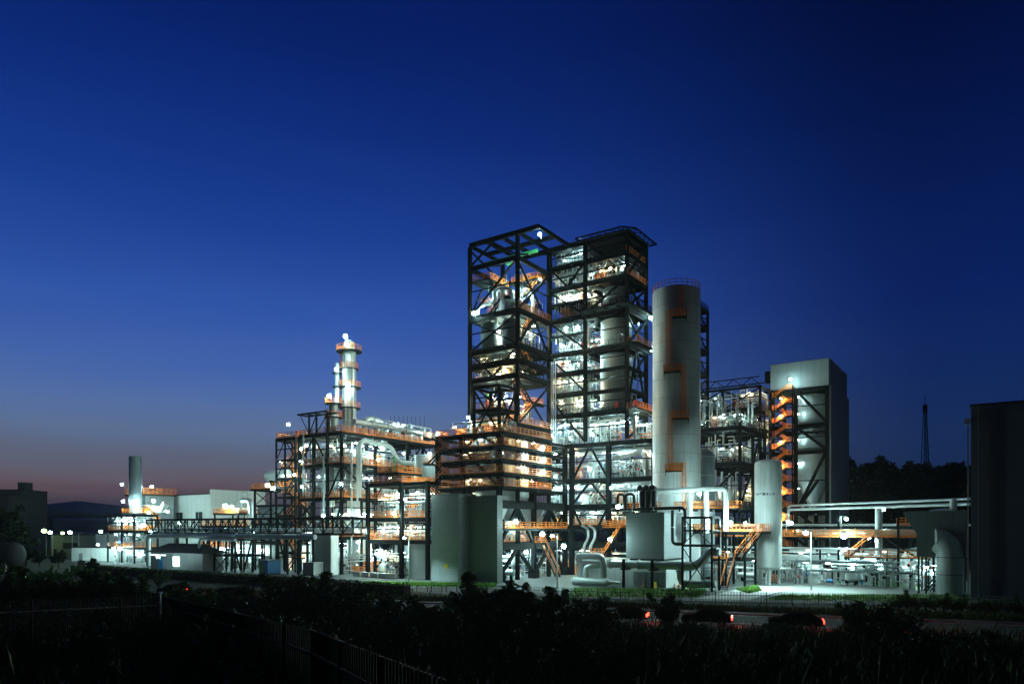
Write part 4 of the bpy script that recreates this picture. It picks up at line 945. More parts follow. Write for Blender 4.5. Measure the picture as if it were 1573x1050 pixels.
t = thing('aviation_light', 'small red marker lamp on top of the stair tower', 'lamp', (-119.6,97,28.6)); MB().box(-119.9,-119.3,96.7,97.3,27.5,28.7).build('box','red',t)
def column_vessel(label, u, v, z0, z1, r, plats, ladder=True):
    t = thing('distillation_column', label, 'column', (u,v,z0), 'columns on the process frame')
    MB().lathe([(r*1.1,z0),(r*1.1,z0+1),(r,z0+1.01),(r,z1-2.6),(r*.82,z1-2.2),(r*.82,z1-.4),(r*.5,z1),(.05,z1+.1)],u,v,28).build('shell','vessel',t)
    for z, rr, arc in plats:
        p = MB(); p.lathe([(r+.02,z-.16),(rr,z-.16),(rr,z),(r+.02,z)],u,v,24); pl = p.build('ring_platform','grate',t)
        rb = MB()
        for i in range(20):
            a, c = 2*math.pi*i/20, 2*math.pi*(i+1)/20
            q0, q1 = Vector((u+(rr-.1)*math.cos(a),v+(rr-.1)*math.sin(a),z)), Vector((u+(rr-.1)*math.cos(c),v+(rr-.1)*math.sin(c),z))
            for k in (.55,1.1): rb.bar(q0+Vector((0,0,k)),q1+Vector((0,0,k)),.08)
            rb.bar(q0,q0+Vector((0,0,1.1)),.08)
        rb.build('railing','orange',pl)
    la = MB()
    for s in (-.25,.25): la.bar((u-r-.3,v-.5+s,z0+.2),(u-r-.3,v-.5+s,z1-1),.09)
    for i in range(int((z1-z0-1.4)/.4)): la.bar((u-r-.3,v-.75,z0+.3+i*.4),(u-r-.3,v-.25,z0+.3+i*.4),.05)
    for i in range(int((z1-z0-4)/1.2)): la.box(u-r-.95,u-r-.3,v-.85,v-.15,z0+2.5+i*1.2,z0+2.58+i*1.2)
    la.build('ladder','orange',t)
    bd = MB()
    for i in range(int((z1-z0-3)/1.5)): bd.lathe([(r+.004,z0+1.6+i*1.5),(r+.05,z0+1.6+i*1.5),(r+.05,z0+1.72+i*1.5),(r+.004,z0+1.72+i*1.5)],u,v,28)
    bd.build('band','silver2',t)
    q = MB().pipe([(u+r*.5,v-r-.2,z0+.4),(u+r*.5,v-r-.2,z1-3),(u+r*.5,v-r*.4,z1-3)],.12,8); q.pipe([(u+r+.25,v-.4,z0),(u+r+.25,v-.4,z1-5)],.16,8); q.build('downcomer','silver',t)
    return t
column_vessel('tall grey column with orange ring platforms and bright lamps on top', -111.2, 103.2, 27.6, 47.2, 1.4, ((33.4,2.3,0),(37.6,2.4,0),(41.4,1.9,0),(45.0,2.6,0)))
column_vessel('slender shorter grey column left of the tall one', *spot(512,146), 27.6, 34.2, 1.05, ((31.2,1.8,0),(34.0,1.7,0)))
t = thing('vent_stack', 'thin grey side stack clinging to the tall column', 'stack', (*spot(518,147),33)); u, v = spot(518,147)
MB().lathe([(.45,33),(.45,42),(.3,42.4)],u,v,16).build('pipe','vessel',t); p = MB().lathe([(.46,37.4),(1.0,37.4),(1.0,37.6),(.46,37.6)],u,v,16); p.lathe([(.46,40.2),(1.0,40.2),(1.0,40.4),(.46,40.4)],u,v,16); p.build('ring_platform','grate',t)
for z, h, n, ph, pw in ((21.6,5.2,16,'the third floor',420),(15,5.6,16,'the second floor',420),(7.4,6.8,14,'the first floor',340),(.03,6.6,12,'the yard floor',300)):
    populate(f'{ph} of the process frame',-117.4,-106.2,96.8,123,z,min(h,5.4),n,lamps=7,power=pw,warm=.35,lampr=.16)
for k, (z0, z1) in enumerate(((.1,7),(7.4,14.4),(15,21),(21.6,27))):
    risers(f'on storey {ORD[k]} of the process frame front', -117.4, -106, 97, z0, z1, 16); t_ = None
populate('the roof of the process frame',-113,-106,106,123,27.6,4.5,6,['drum','pot','pipework'],lamps=3,power=420)
for i, (p, y0, y1, r) in enumerate(((543,690,860,1.3),(506,700,780,1.0),(590,665,720,.7),(560,764,860,1.5),(522,712,760,1.2))):
    D = 146 if p < 560 else 152; u, v = spot(p, D)
    vessel(f'{["broad","dull","thin","squat","short"][i]} pale vessel standing inside the process frame', u, v, zat(y1,D), zat(y0,D), r, 'vessel', n=24, top=False)
long_pipe('long fat grey pipe along the roof of the process frame', [(-106.4,100,29.9),(-106.4,118,29.9),(-106.4,124.6,29.6),(-106.4,124.6,26)], .55, 'silver', 14, bend=1)
long_pipe('big pipe arching over the roof of the process frame', [(-109.6,106,28.2),(-109.6,106,31.6),(-109.6,111,31.6),(-109.6,111,28.2)], .55, 'silver2', 14, bend=1.8)
long_pipe('fat S-bent silver pipe on the right flank of the process frame', [(-105,100.2,14.9),(-105,100.2,26.2),(-105,109,25.8),(-105,111,22.6),(-104.6,122,23)], .46, 'silver2', 14, bend=1.6)
t = thing('horizontal_drum', 'long grey drum lying on the roof of the process frame', 'drum', (-109,112,27.6)); MB().lathe([(.4,-8.6),(1.3,-8),(1.3,3),(.4,3.6)],-109,117,24,'y',29.1).build('shell','gvessel',t); MB().box(-109.8,-108.2,110,111,27.5,28.3).build('saddle','steel',t); MB().box(-109.8,-108.2,118,119,27.5,28.3).build('saddle','steel',t)
for i, (p, D, y0, y1) in enumerate(((549,139,680,770),(497,141,700,880),(466,145,665,760),(576,150,675,715),(540,138,700,850))):
    u, v = spot(p, D); long_pipe(f'{ORD[i]} pale riser pipe on the faces of the process frame', [(u,v,zat(y1,D)),(u,v,zat(y0,D))], .19, 'silver2', 10)
for i in range(9):
    u = -112+i*.7; t = thing('lightning_rod', f'thin lightning rod, {ORD[i]} of the row on the process frame roof', 'rod', (u,116+i*.6,27.5), 'rods on the process frame roof'); MB().bar((u,116+i*.6,27.6),(u,116+i*.6,33.6),.05).build('rod','steel',t)
tw = thing('wall', 'tall plain grey wall panel in front of the process frame', 'wall', (-110.4,93.5,0)); MB().box(-110.4,-105.9,93.5,95.2,0,8.6).build('wall','gclad',tw); MB().box(-105.9,-105.6,93.45,95.3,0,8.7).build('edge_trim','white',tw)
# smaller side plant left of the stair tower
sp = frame('steel_rack', 'small dark frame with a round drum and orange rail on top', [-137,-131.5,-127], [99.5,105], 0, 17.6, [6,10,14,17.4], .35, .45); deck(sp,-138,-126.6,99,105.4,17.5,'ABD')
brace(sp, A_face(99.5,-136.8,-131.7,10.2,13.4,'X') + A_face(99.5,-131.3,-127.2,10.2,13.4,'X') + A_face(99.5,-136.8,-131.7,14.2,17,'X'), .14); MB().box(-136.6,-127.3,99.9,100.1,6.2,13.8).build('infill_panel','gclad',sp)
t = thing('horizontal_drum', 'round-ended white drum on top of the small side frame', 'drum', (-132,102,17.6)); MB().lathe([(.4,-4.2),(1.2,-3.6),(1.2,3),(.4,3.6)],-132,102,22,'x',20.4).build('shell','white',t); MB().box(-134.4,-133.6,101.2,102.8,17.6,19.4).build('saddle','steel',t); MB().box(-130.4,-129.6,101.2,102.8,17.6,19.4).build('saddle','steel',t)
populate('the yard beside the small side frame',-147,-119,108,118,.03,6.5,8,lamps=5,power=380,lampr=.2)
# ------------------------------------------------------------------ pipe rack truss on the left
pk = thing('truss_bridge', 'long black truss pipe bridge on braced legs at the left', 'pipe bridge', (-166,91,0))
b0, b1, bz0, bz1 = -166.0, -97.0, 8.0, 11.0
for v in (91.0, 93.2):
    MB().box(b0,b1,v-.17,v+.17,bz1-.4,bz1).build('chord','steel',pk); MB().box(b0,b1,v-.17,v+.17,bz0-.4,bz0).build('chord','steel',pk)
    n = 26; w = (b1-b0)/n
    wb = MB()
    for i in range(n+1): wb.bar((b0+i*w,v,bz0),(b0+i*w,v,bz1-.4),.2)
    for i in range(n): wb.bar((b0+i*w,v,bz0 if i%2 else bz1-.4),(b0+(i+1)*w,v,bz1-.4 if i%2 else bz0),.14)
    wb.build('web','steel',pk)
for u in (-165,-153,-141,-133,-126,-118,-112):
    for v in (91.0,93.2): MB().bar((u,v,0),(u,v,7.58),.36).build('leg','steel',pk)
    if u in (-141,-126): MB().bar((u-3,91.0,0),(u,91.0,7.5),.26).build('brace','steel',pk)
    if u in (-133,-118): MB().bar((u+3,91.0,0),(u,91.0,7.5),.26).build('brace','steel',pk)
for i, (v, z, r) in enumerate(((92.1,8.5,.42),(92.7,8.3,.22),(91.5,8.3,.2))):
    long_pipe(f'{["fat","medium","slim"][i]} pipe inside the long truss bridge', [(b0+.5,v,z),(b1-.5,v,z)], r, 'silver2', 10)
long_pipe('fat grey pipe slung below the long truss bridge', [(-164,90.4,0.2),(-164,90.4,7.2),(-140,90.4,7.3),(-106.5,90.4,7.3)], .5, 'silver2', 12, bend=1.2)
long_pipe('second pipe gantry in front of the truss bridge', [(-139,87.5,0),(-139,87.5,6.6),(-126.5,87.5,6.6)], .3, 'silver2', 10, bend=.8)
lf = frame('pipe_rack', 'dense cross-braced black pipe support beside the small hut', [-140,-136,-132,-129], [89,96], 0, 6.6, [3.4,6.6], .26, .3)
brace(lf, A_face(89,-139.8,-136.2,.3,3,'X') + A_face(89,-135.8,-132.2,.3,3,'X') + A_face(89,-139.8,-136.2,3.5,6.3,'X') + A_face(89,-131.8,-129.2,.3,6.2,'^'), .14)
# low white hall wall, hut, container, block
lh = thing('low_hall', 'long low white hall with a lit open doorway behind the truss bridge', 'building', (-147,99,0))
MB().box(-147,-124.6,101,109,0,5.2).build('wall','clad',lh); MB().box(-147.1,-124.5,100.9,109.1,5.204,5.4).build('roof','roofing',lh)
MB().box(-128.4,-126,100.9,100.99,0,2.6).build('doorway','litwarm',lh); b = MB(); b.box(-139,-133.6,100.6,100.98,2.6,2.8); b.box(-131.6,-126,100.6,100.98,2.6,2.8); b.build('door_track','steel',lh)
u0, u1 = at_v(226,86), at_v(312,86)
hu = thing('gate_hut', 'low hut with dark hipped roof, blue door and one lit window', 'hut', (u0,86,0))
MB().box(u0+.8,u1-.8,86.4,91,0,3.7).build('wall','gclad',hu)
b = MB(); um = (u0+u1)/2; b.v += [(u0,85.6,3.7),(u1,85.6,3.7),(u1,91.8,3.7),(u0,91.8,3.7),(u0+4,88.7,5.6),(u1-4,88.7,5.6)]; b.f += [(0,1,5,4),(1,2,5),(2,3,4,5),(3,0,4),(3,2,1,0)]; b.build('roof','roofing',hu,smooth=False)
x = at_v(247,86.4); MB().box(x-.9,x+.9,86.3,86.38,.1,2.4).build('door','blue',hu); x = at_v(271,86.4); MB().box(x-1.2,x+1.2,86.3,86.38,.8,2.9).build('window','lit',hu)
b = MB(); x0, x1 = at_v(231,86.4), at_v(255,86.4)
b.box(x0,x1,86.28,86.38,2.95,3.2); b.build('clerestory_window','lit',hu)
cu2, cv2 = spot(406,140)
ct = thing('storage_container', 'small container, green on one side and blue on the other', 'container', (cu2,cv2,0))
MB().box(cu2-1.6,cu2+1.1,cv2,cv2+3,.12,2.7).build('body','blue',ct); MB().box(cu2-1.64,cu2-1.604,cv2,cv2+3,.12,2.7).build('side_panel','green',ct); MB().box(cu2-1.55,cu2-.3,cv2-.04,cv2-.004,.2,2.6).build('door','green',ct); MB().box(cu2-1.7,cu2+1.2,cv2-.08,cv2+3.08,2.704,2.8).build('roof','white',ct); MB().box(cu2-1.5,cu2+1,cv2+.05,cv2+2.95,0,.118).build('skid','steel',ct)
cu3, cv3 = spot(473,137)
cb = thing('concrete_block', 'squat square concrete block by the process frame', 'block', (cu3,cv3,0)); MB().box(cu3-1.5,cu3+1.6,cv3,cv3+2.4,0,2.3).build('body','conc',cb); MB().box(cu3-1.6,cu3+1.7,cv3-.1,cv3+2.5,2.304,2.42).build('lid','conc',cb)
# white gabled hall far left
wh = thing('gabled_hall', 'pale grey hall with two small windows behind the truss bridge', 'building', (-177.5,114.7,0))
MB().box(-197.7,-177.55,114.7,130,0,18).build('wall','clad',wh); MB().box(-177.5,-177.0,114.7,132,0,19.3).build('gable_wall','clad',wh); MB().box(-197.9,-177.55,114.5,130.2,18.004,18.3).build('roof','roofing',wh)
b = MB(); b.v += [(-177,114.7,19.301),(-177.5,114.7,19.301),(-177.5,132,18.9),(-177,132,18.9)]
for px in (276,306):
    u = at_v(px,114.7); w_ = MB().box(u-1.5,u+1.5,114.55,114.69,11.5,13.3).build('window','glass',wh); MB().box(u-.06,u+.06,114.48,114.548,11.5,13.3).build('mullion','gclad',w_)
tv_, D = spot(345,176), 176
rg = frame('equipment_rig', 'lit rig with orange rails and duct elbow before the gabled hall', [at_v(330,105),at_v(366,105)], [105,110], 0, 12.6, [8,12.5], .3, .4); deck(rg,at_v(328,105),at_v(368,105),104.8,110.2,12.54,'ABCD')
x = at_v(372,107); t = thing('scaffold_tower', 'pale scaffold tower before the gabled hall', 'scaffold', (x,107,0)); b = MB()
for dx in (-2,0,2):
    for dy in (0,1.6): b.bar((x+dx,107+dy,0),(x+dx,107+dy,17.6),.08)
for k in range(10):
    for dy in (0,1.6): b.bar((x-2,107+dy,1+k*1.8),(x+2,107+dy,1+k*1.8),.07)
b.build('tubes','silver2',t)
x = at_v(388,106); long_pipe('fat duct elbow beside the scaffold tower', [(x-4,106,15.4),(x-.4,106,15.4),(x-.4,106,6)], .65, 'silver', 14, bend=1.6)
# ------------------------------------------------------------------ stack and boiler at the far left
ku, kv = spot(208,189)
sk = thing('chimney_stack', 'dark grey chimney stack with orange-railed ring platform at far left', 'chimney', (ku,kv,0))
MB().lathe([(1.75,0),(1.75,1),(1.55,1.02),(1.55,27.4),(1.45,27.6)],ku,kv,36).build('shell','gvessel',sk)
p = MB().lathe([(1.56,12.5),(3.3,12.5),(3.3,12.7),(1.56,12.7)],ku,kv,24).build('ring_platform','grate',sk)
rb = MB()
for i in range(20):
    a, c = 2*math.pi*i/20, 2*math.pi*(i+1)/20; q0, q1 = Vector((ku+3.2*math.cos(a),kv+3.2*math.sin(a),12.7)), Vector((ku+3.2*math.cos(c),kv+3.2*math.sin(c),12.7))
    for k in (.4,.8,1.3): rb.bar(q0+Vector((0,0,k)),q1+Vector((0,0,k)),.12)
    rb.bar(q0,q0+Vector((0,0,1.3)),.12)
rb.build('railing','orange',p)
hu_, hv_ = spot(212,197)
hb = thing('heat_boiler', 'pale grey heat recovery boiler behind the chimney stack', 'boiler', (hu_,hv_,0))
MB().box(hu_-4.6,hu_+3.8,hv_,hv_+8,0,18).build('casing','gclad',hb); deck(hb,hu_-5,hu_+4.4,hv_-1,hv_+8.4,18.1,'ABD',h=1.6); deck(hb,hu_+.5,hu_+9,hv_-2.4,hv_-.2,13.4,'AB',h=1.4)
flight(hb,(hu_+13,hv_-1.8,9.6),(hu_+9,hv_-1.8,13.4),1.0)
long_pipe('fat pale duct leading right from the heat boiler', [(hu_+4,hv_-.6,14.4),(hu_+13,hv_-.6,13.6),(hu_+15,hv_-.6,15.6)], .9, 'white', 16, bend=1.2)
bf = frame('piping_rack', 'black frame of lit piping beside the chimney stack', [hu_-1+3,hu_+9,hu_+15], [hv_-9,hv_-3], 0, 12.4, [4,8.2,12.3], .35, .45)
for z in (4.1,8.3): deck(bf,hu_+1.8,hu_+15.2,hv_-9.2,hv_-2.8,z,'AB')
populate('the yard floor beside the chimney stack',hu_+2.6,hu_+14.6,hv_-8.6,hv_-3.4,.03,4,4,lamps=3,power=480,lampr=.2)
populate('the low deck beside the chimney stack',hu_+2.6,hu_+14.6,hv_-8.6,hv_-3.4,4.2,4,4,lamps=3,power=480,lampr=.2)
populate('the high deck beside the chimney stack',hu_+2.6,hu_+14.6,hv_-8.6,hv_-3.4,8.4,4,4,lamps=3,power=480,lampr=.2)
populate('the long yard under the truss bridge',-163,-134,97,104,.03,5,6,lamps=4,power=380,lampr=.2)
populate('the long upper yard rack behind the truss bridge',-163,-148,104,110,4.4,5,4,lamps=3,power=400,lampr=.2)
yr = frame('yard_rack', 'black rack of orange rails behind the truss bridge', [-164,-156,-147.6], [103.5,111], 0, 9.6, [4.2,9.4], .35, .45); deck(yr,-164.4,-147.2,103.2,111.3,4.34,'AB'); deck(yr,-164.4,-147.2,103.2,111.3,9.5,'ABD')
su2, sv2 = spot(189,186)
for i in range(3): long_pipe(f'pale pipe stub left of the chimney stack, {ORD[i]} from the left', [(su2-2+1.3*i,sv2,0),(su2-2+1.3*i,sv2,8.4-i),(su2-.6+1.3*i,sv2,8.6-i)], .4, 'silver', 12, bend=.7)
# ------------------------------------------------------------------ lamps one can point at in the photograph
for label, px, py, D, r, pw in (
    ('bright lamp under the peak of the bare roof frame',829,360,123.5,.42,1500),
    ('small lamp by the stair landing below the bare roof',829.5,429,131,.26,700),
    ('greenish-white floodlight on the left corner post of the left tall tower',728,481.5,129.6,.5,1800),
    ('upper floodlight on the rear corner of the right tall tower beside the silo',999.5,488,137,.5,1500),
    ('lower floodlight on the rear corner of the right tall tower beside the silo',1001.5,537,137,.52,1500),
    ('lamp on a post at the left edge of the top orange balcony',719,641,126,.34,900),
    ('topmost of three big floodlights stacked right of the orange balconies',833,688,129,.62,1300),
    ('middle of three big floodlights stacked right of the orange balconies',834.5,706.5,129,.62,1300),
    ('lowest of three big floodlights stacked right of the orange balconies',834.5,725,129,.62,1300),
    ('small lamp just right of the three stacked floodlights',853,731,133,.26,500),
    ('big glowing lamp between the conical hoppers of the tower base',792,801,122,.6,2200),
    ('big lamp over the girder of the tower base',833,819.5,128,.56,1600),
    ('wide lamp inside the yard bay of the tower base',808,847.5,127,.5,1600),
    ('dazzling lamp on the foot of the rear base column',866,838.5,132,.62,2000),
    ('small lamp in the corner between the two tall towers',847,669,136,.28,500),
    ('lamp among pipes on the high floor of the lower frame',909.5,667,134,.42,900),
    ('lamp among pipes on the upper floor of the lower frame',905.5,720,134,.42,900),
    ('lamp beside the post on the middle floor of the lower frame',938.5,749,131,.36,800),
    ('floodlight on the low roof frame left of the pump house vents',950,778,113,.55,1500),
    ('lamp over the orange stairs left of the pump house',937,828,111.5,.42,1200),
    ('lamp on the mast above the stair tower of the process frame',442.5,651.5,150,.42,1100),
    ('lamp at the outer edge of the stair tower of the process frame',430,707.5,150,.42,900),
    ('left lamp of a close pair under the process frame roof',462,689.5,146,.38,800),
    ('right lamp of a close pair under the process frame roof',470.5,684,146.5,.34,700),
    ('lamp low beside the white drum in the process frame',461,708,145,.24,400),
    ('lamp high in the second stage of the stair tower',434.5,730.5,149.5,.3,600),
    ('lamp between stair tower and process frame',452,728.5,146.5,.32,700),
    ('lamp over pumps on the second floor of the process frame',489.5,732,144,.28,600),
    ('bright lamp low in the second floor of the process frame',464,747,145,.42,900),
    ('lamp on the corner post of the process frame',523.5,743,138.3,.38,800),
    ('dazzling topmost lamp of the tall column',530.5,516.5,147.5,.60,1600),
    ('bright lamp at the upper platform of the tall column',533,529,144.6,.55,1300),
    ('lamp on the thin side stack of the tall column',516.5,567,145.5,.5,1300),
    ('dazzling lamp at the middle platform of the tall column',534,590,144.4,.68,2000),
    ('lamp on top of the slender shorter column',505.5,608,144.5,.55,1400),
    ('left of two lamps at the end of the process frame roof',658,666.5,158,.3,500),
    ('right of two lamps at the end of the process frame roof',671.5,666.5,129,.48,1100),
    ('lamp on the outer post beside the tower stairs, second from the top',671,695,129,.46,1000),
    ('lamp on the outer post beside the tower stairs, third from the top',671.5,725,129,.4,900),
    ('lamp above the long grey drum on the process frame roof',578,652,148,.34,700),
    ('lamp hanging in the right bays of the process frame',580.5,706,147,.42,1000),
    ('yellowish lamp under the fat S-bent pipe',619.5,696,146,.3,600),
    ('left lamp on the top floor of the low wide frame',622,766.5,124.5,.32,700),
    ('right lamp on the top floor of the low wide frame',641,756,123,.26,500),
    ('broad lamp among the pipes on the top floor of the low wide frame',605,788.5,128,.46,900),
    ('lamp hanging over the orange cage of the low wide frame',587,816,127,.3,700),
    ('yellowish lamp on the pump shed left of the low wide frame',550,832,131,.4,1000),
    ('mast lamp in front of the truss bridge, further one',391.5,817,150,.5,1400),
    ('mast lamp in front of the truss bridge by the panel wall',475.5,818.5,140,.5,1400),
    ('lamp at the panel wall top under the truss bridge',560,815,132,.42,1000),
    ('lamp above the truss bridge at the panel wall',496.5,792,138,.42,900),
    ('huge glowing lamp on the rig before the gabled hall',346,777,172,.85,3200),
    ('smaller lamp beside the huge one on the rig',356,778,172,.6,1500),
    ('glowing lamp beside the round-ended white drum, upper one',411,745,150,.6,1600),
    ('glowing lamp beside the round-ended white drum, lower one',419,750,152,.55,1300),
    ('top left lamp of the heat boiler',187,743.5,193,.48,1000),
    ('top right lamp of the heat boiler',233,747,193,.5,1000),
    ('lamp at the left end of the stack ring platform',188.5,769.5,188,.5,1000),
    ('wide lamp right of the stack ring platform',235.5,769,188,.6,1400),
    ('dazzling lamp on the front of the chimney stack',206,770.5,186,.95,3000),
    ('lamp left of the stack at mid height',189,798,185,.8,2000),
    ('second lamp left of the stack at mid height',194.5,802,184,.5,900),
    ('lamp under the ring platform right of the stack',228.5,787,187,.5,900),
    ('lamp at the end of the boiler duct',257,785.5,190,.5,900),
    ('dazzling lamp right of the stack foot',221,806,183,.7,1800),
    ('lamp low at the left of the stack foot',184,842,182,.7,1800),
    ('second lamp low at the left of the stack foot',174.5,842,184,.5,1000),
    ('wide lamp hanging on the truss bridge end',275,803,166,.5,1000),
    ('lamp on the wall of the gate hut',242.5,855,150,.42,1000),
    ('lamp on the truss bridge support near the stack',231,815.5,168,.4,800),
    ('glowing lamp behind the low white hall',370,824,163,.55,1400),
    ('lamp on the ledge of the boiler house box',1214,582.5,166.5,.5,1500),
    ('wide lamp under the thick white header pipe',1074,758,106.5,.42,1000),
    ('small lamp beside the silo foot',1062,763,113,.3,700),
    ('lamp hanging under the catwalk end at the nitrogen tank',1165.5,774,116,.36,900),
    ('lamp on the catwalk rail left of the nitrogen tank',1122,802.5,106,.45,9500),
    ('second lamp on the catwalk rail left of the nitrogen tank',1145,803.5,124,.36,900),
    ('left mast lamp right of the nitrogen tank',1210,801,124,.42,1000),
    ('dazzling floodlight under the right catwalk',1296.5,822.5,116,.75,2600),
    ('wide lamp under the catwalk right of the dazzling one',1336.5,826,117,.5,1600),
    ('tube lamp glow below the thin canopy',1343,862,113,.4,1200),
    ('lamp behind the dark duct box legs',1423,871,108,.35,1400),
    ('lamp in the right pipe yard beside the downpipe',1432,880,106,.3,800)):
    lamp(label, px, py, D, r*.68, pw*.7)
for label, px, py, D, r, pw in (
    ('mast lamp standing on the right catwalk cage',1356,782,118,.34,700),
    ('mast lamp standing on the middle of the catwalk',1300,796.5,121,.3,600),
    ('mast lamp on the catwalk just right of the nitrogen tank',1215.5,803,122,.3,600)):
    lamp(label, px, py, D, r, pw, 'mast')
# street lamps: a pole from the ground, an arm, a head
def street_lamp(label, px, py, D, r, pw, bm='bulb', col=WHITE, m='silver2', group='street lamps of the plant', double=False):
    u, v = spot(px, D); z = zat(py, D)
    t = thing('street_lamp', label, 'street lamp', (u, v, 0), group)
    MB().lathe([(.16,0),(.16,.3),(.10,.32),(.06,z-.1)], u, v, 10).build('pole', m, t)
    h = MB().bar((u,v,z-.12),(u-.55,v-.35,z+.06),.08); h.box(u-.95,u-.3,v-.62,v-.15,z+.04,z+.16); h.build('lamp_head', 'steel', t)
    if bm:
        b = MB().ball((u-.62,v-.4,z-r*.8), r, 12, .8); b.build('bulb', bm, t)
        light(t, (-.62,-.4,z-r*.8), pw, r*1.1, col, 128)
    if double: MB().bar((u,v,z-.12),(u+1.9,v+.2,z+.5),.08).bar((u,v,z-.12),(u-1.9,v-.2,z+.5),.08).build('arm', m, t)
    return t
street_lamp('pole lamp in front of the tower base with its pole over the drive',856,820,108.6,.28,3200)
street_lamp('slim pole lamp in front of the low wide frame',628,824,117,.22,6000)
street_lamp('pole lamp on the lawn before the white shed',1246,815,104,.36,22000)
street_lamp('green-glowing street lamp at far left',71,812,235,.75,250,'bulbgreen',(.62,1,.25))
street_lamp('white street lamp at far left beside the green one',81,815,215,.55,400)
street_lamp('white street lamp at far left before the pale wall',111,815,225,.55,400)
street_lamp('unlit double-armed street lamp before the pale wall',121,819,205,.3,0,None,double=True)
street_lamp('small yellow-green street lamp between the two white ones',99,816.5,290,.6,300,'bulbgreen',(.62,1,.25))
street_lamp('distant white street lamp near the stack',158,814,250,.55,500)
street_lamp('orange glowing street lamp behind the round tank',17,818,240,.8,60,'bulborange',(1,.4,.08))
street_lamp('lone orange street lamp against the dark hill',1311,765,330,.6,400,'bulborange',(1,.4,.08))
t = thing('indicator_lamp', 'tiny blue indicator lamp left of the stack foot', 'lamp', (*spot(183,184), zat(832,184))); MB().ball((*spot(183,184), zat(832,184)),.3,10).build('bulb','blueled',t); MB().bar((*spot(183,184.5),0),(*spot(183,184.5),zat(833,184)),.14).build('post','steel',t)
# ------------------------------------------------------------------ far left
def slab(name, label, cat, px0, px1, D, dep, ytop, m, parts=True, z0=0):
    (x0, x1), z = ((px0-CX)/F*D, (px1-CX)/F*D), zat(ytop, D)
    t = thing(name, label, cat, (*P(x0, D), z0), rot=0)
    w = x1-x0
    MB().box(0,w,0,dep,0,z-z0).build('wall', m, t, local=True); MB().box(-.2,w+.2,-.2,dep+.2,z-z0+.004,z-z0+.25).build('roof','roofing',t,local=True)
    return t, w, z-z0
t, w, h = slab('office_building','dark office block at far left with a few lit windows','building',-62,30,300,18,752,'brick')
MB().box(w-3.5,w-.5,4,9,h+.26,h+3.4).build('roof_hut','brick',t,local=True)
for (px, y0, y1, m) in ((27.6,767,773,'lit'),(27,804,810,'lit'),(22,805,811,'lit')):
    x = (px+62)/F*300; z1, z0 = zat(y0,300), zat(y1,300); wd = 2.2 if px > 25 else .7
    f = MB().box(x-wd/2,x+wd/2,-.09,-.01,z0,z1).build('window',m,t,local=True); MB().box(x-.05,x+.05,-.14,-.095,z0,z1).build('mullion','steel',f,local=True)
for j in range(4):
    for i in range(7):
        if (i*3+j) % 2 == 0: MB().box(1.2+i*2.2,2.3+i*2.2,-.08,-.01,3+j*4.2,4.6+j*4.2).build('window','glass',t,local=True)
b = MB()
for x in (1,3,5.5): b.bar((x,6,h),(x,6,h+4),.12)
b.build('antenna','steel',t,local=True)
t, w, h = slab('annex_block','lower dark annex in front of the office block','building',-60,12,285,12,760,'brick'); MB().box(2,4,-.08,-.01,8,9.6).build('window','glass',t,local=True)
t, w, h = slab('wall_building','pale floodlit low building before the stack','building',110,178,196,8,841,'white'); MB().box(2,3,-.08,-.01,0,2.1).build('door','gclad',t,local=True)
lamp('lamp over the pale low building',150,836,190,.25,900)
t, w, h = slab('long_shed','long dark shed behind the pale low building','shed',78,146,240,12,822,'brick'); MB().box(4,9,-.08,-.01,2,4).build('window','glass',t,local=True)
t, w, h = slab('pale_shed','dim pale shed behind the pale low building','shed',147,176,215,10,820,'clad'); MB().box(1,3,-.08,-.01,0,2.6).build('door','gclad',t,local=True)
t = thing('round_tank','big round-ended tank lying in the dark at far left','tank',(*spot(-4,150),0),rot=0)
MB().lathe([(.6,-7.6),(1.9,-7.2),(2.6,-6.2),(2.6,3.6),(2.2,4.5),(1.4,5.1),(.3,5.3)],0,0,28,'x',3.4).build('shell','roofing',t,local=True); MB().box(-4.6,-3.8,-2,2,0,2.4).build('saddle','conc',t,local=True); MB().box(2.2,3,-2,2,0,2.4).build('saddle','conc',t,local=True)
t = thing('utility_cabinet','dark utility cabinet standing in the weeds at far left','cabinet',(*spot(125,150),0),rot=0)
MB().box(-.75,.75,0,.9,.1,2.1).build('body','gclad',t,local=True); MB().box(-.85,.85,-.1,1,2.104,2.2).build('lid','steel',t,local=True); MB().box(-.7,.7,.05,.85,0,.098).build('plinth','conc',t,local=True)
vb = thing('viaduct','distant road viaduct on piers at the left horizon','viaduct',(*P(-420,560),0),rot=0)
MB().box(-90,330,-5,5,16.4,18.6).build('girder','hill',vb,local=True)
for i in range(7): MB().box(-60+i*60-2,-60+i*60+2,-4,4,-.5,16.39).build('pier','hill',vb,local=True)
t = thing('radio_mast','dark lattice radio mast on the wooded hill','mast',(*P(194,340),24),rot=0)
MZ = zat(622,340)-24; b = MB()
wid = lambda k: 1.6-1.1*k
for sx in (-1,1):
    for sy in (-1,1): b.bar((sx*1.6,sy*1.6,0),(sx*.5,sy*.5,MZ-4),.24)
for i in range(12):
    k, k2 = i/12, (i+1)/12; a, c = wid(k), wid(k2); z, z2 = (MZ-4)*k, (MZ-4)*k2
    b.bar((-a,-a,z),(c,-c,z2),.16); b.bar((a,-a,z),(-c,-c,z2),.16); b.bar((-c,-c,z2),(c,-c,z2),.16); b.bar((a,-a,z),(c,c,z2),.14); b.bar((c,-c,z2),(c,c,z2),.14)
b.build('lattice','steel',t,local=True)
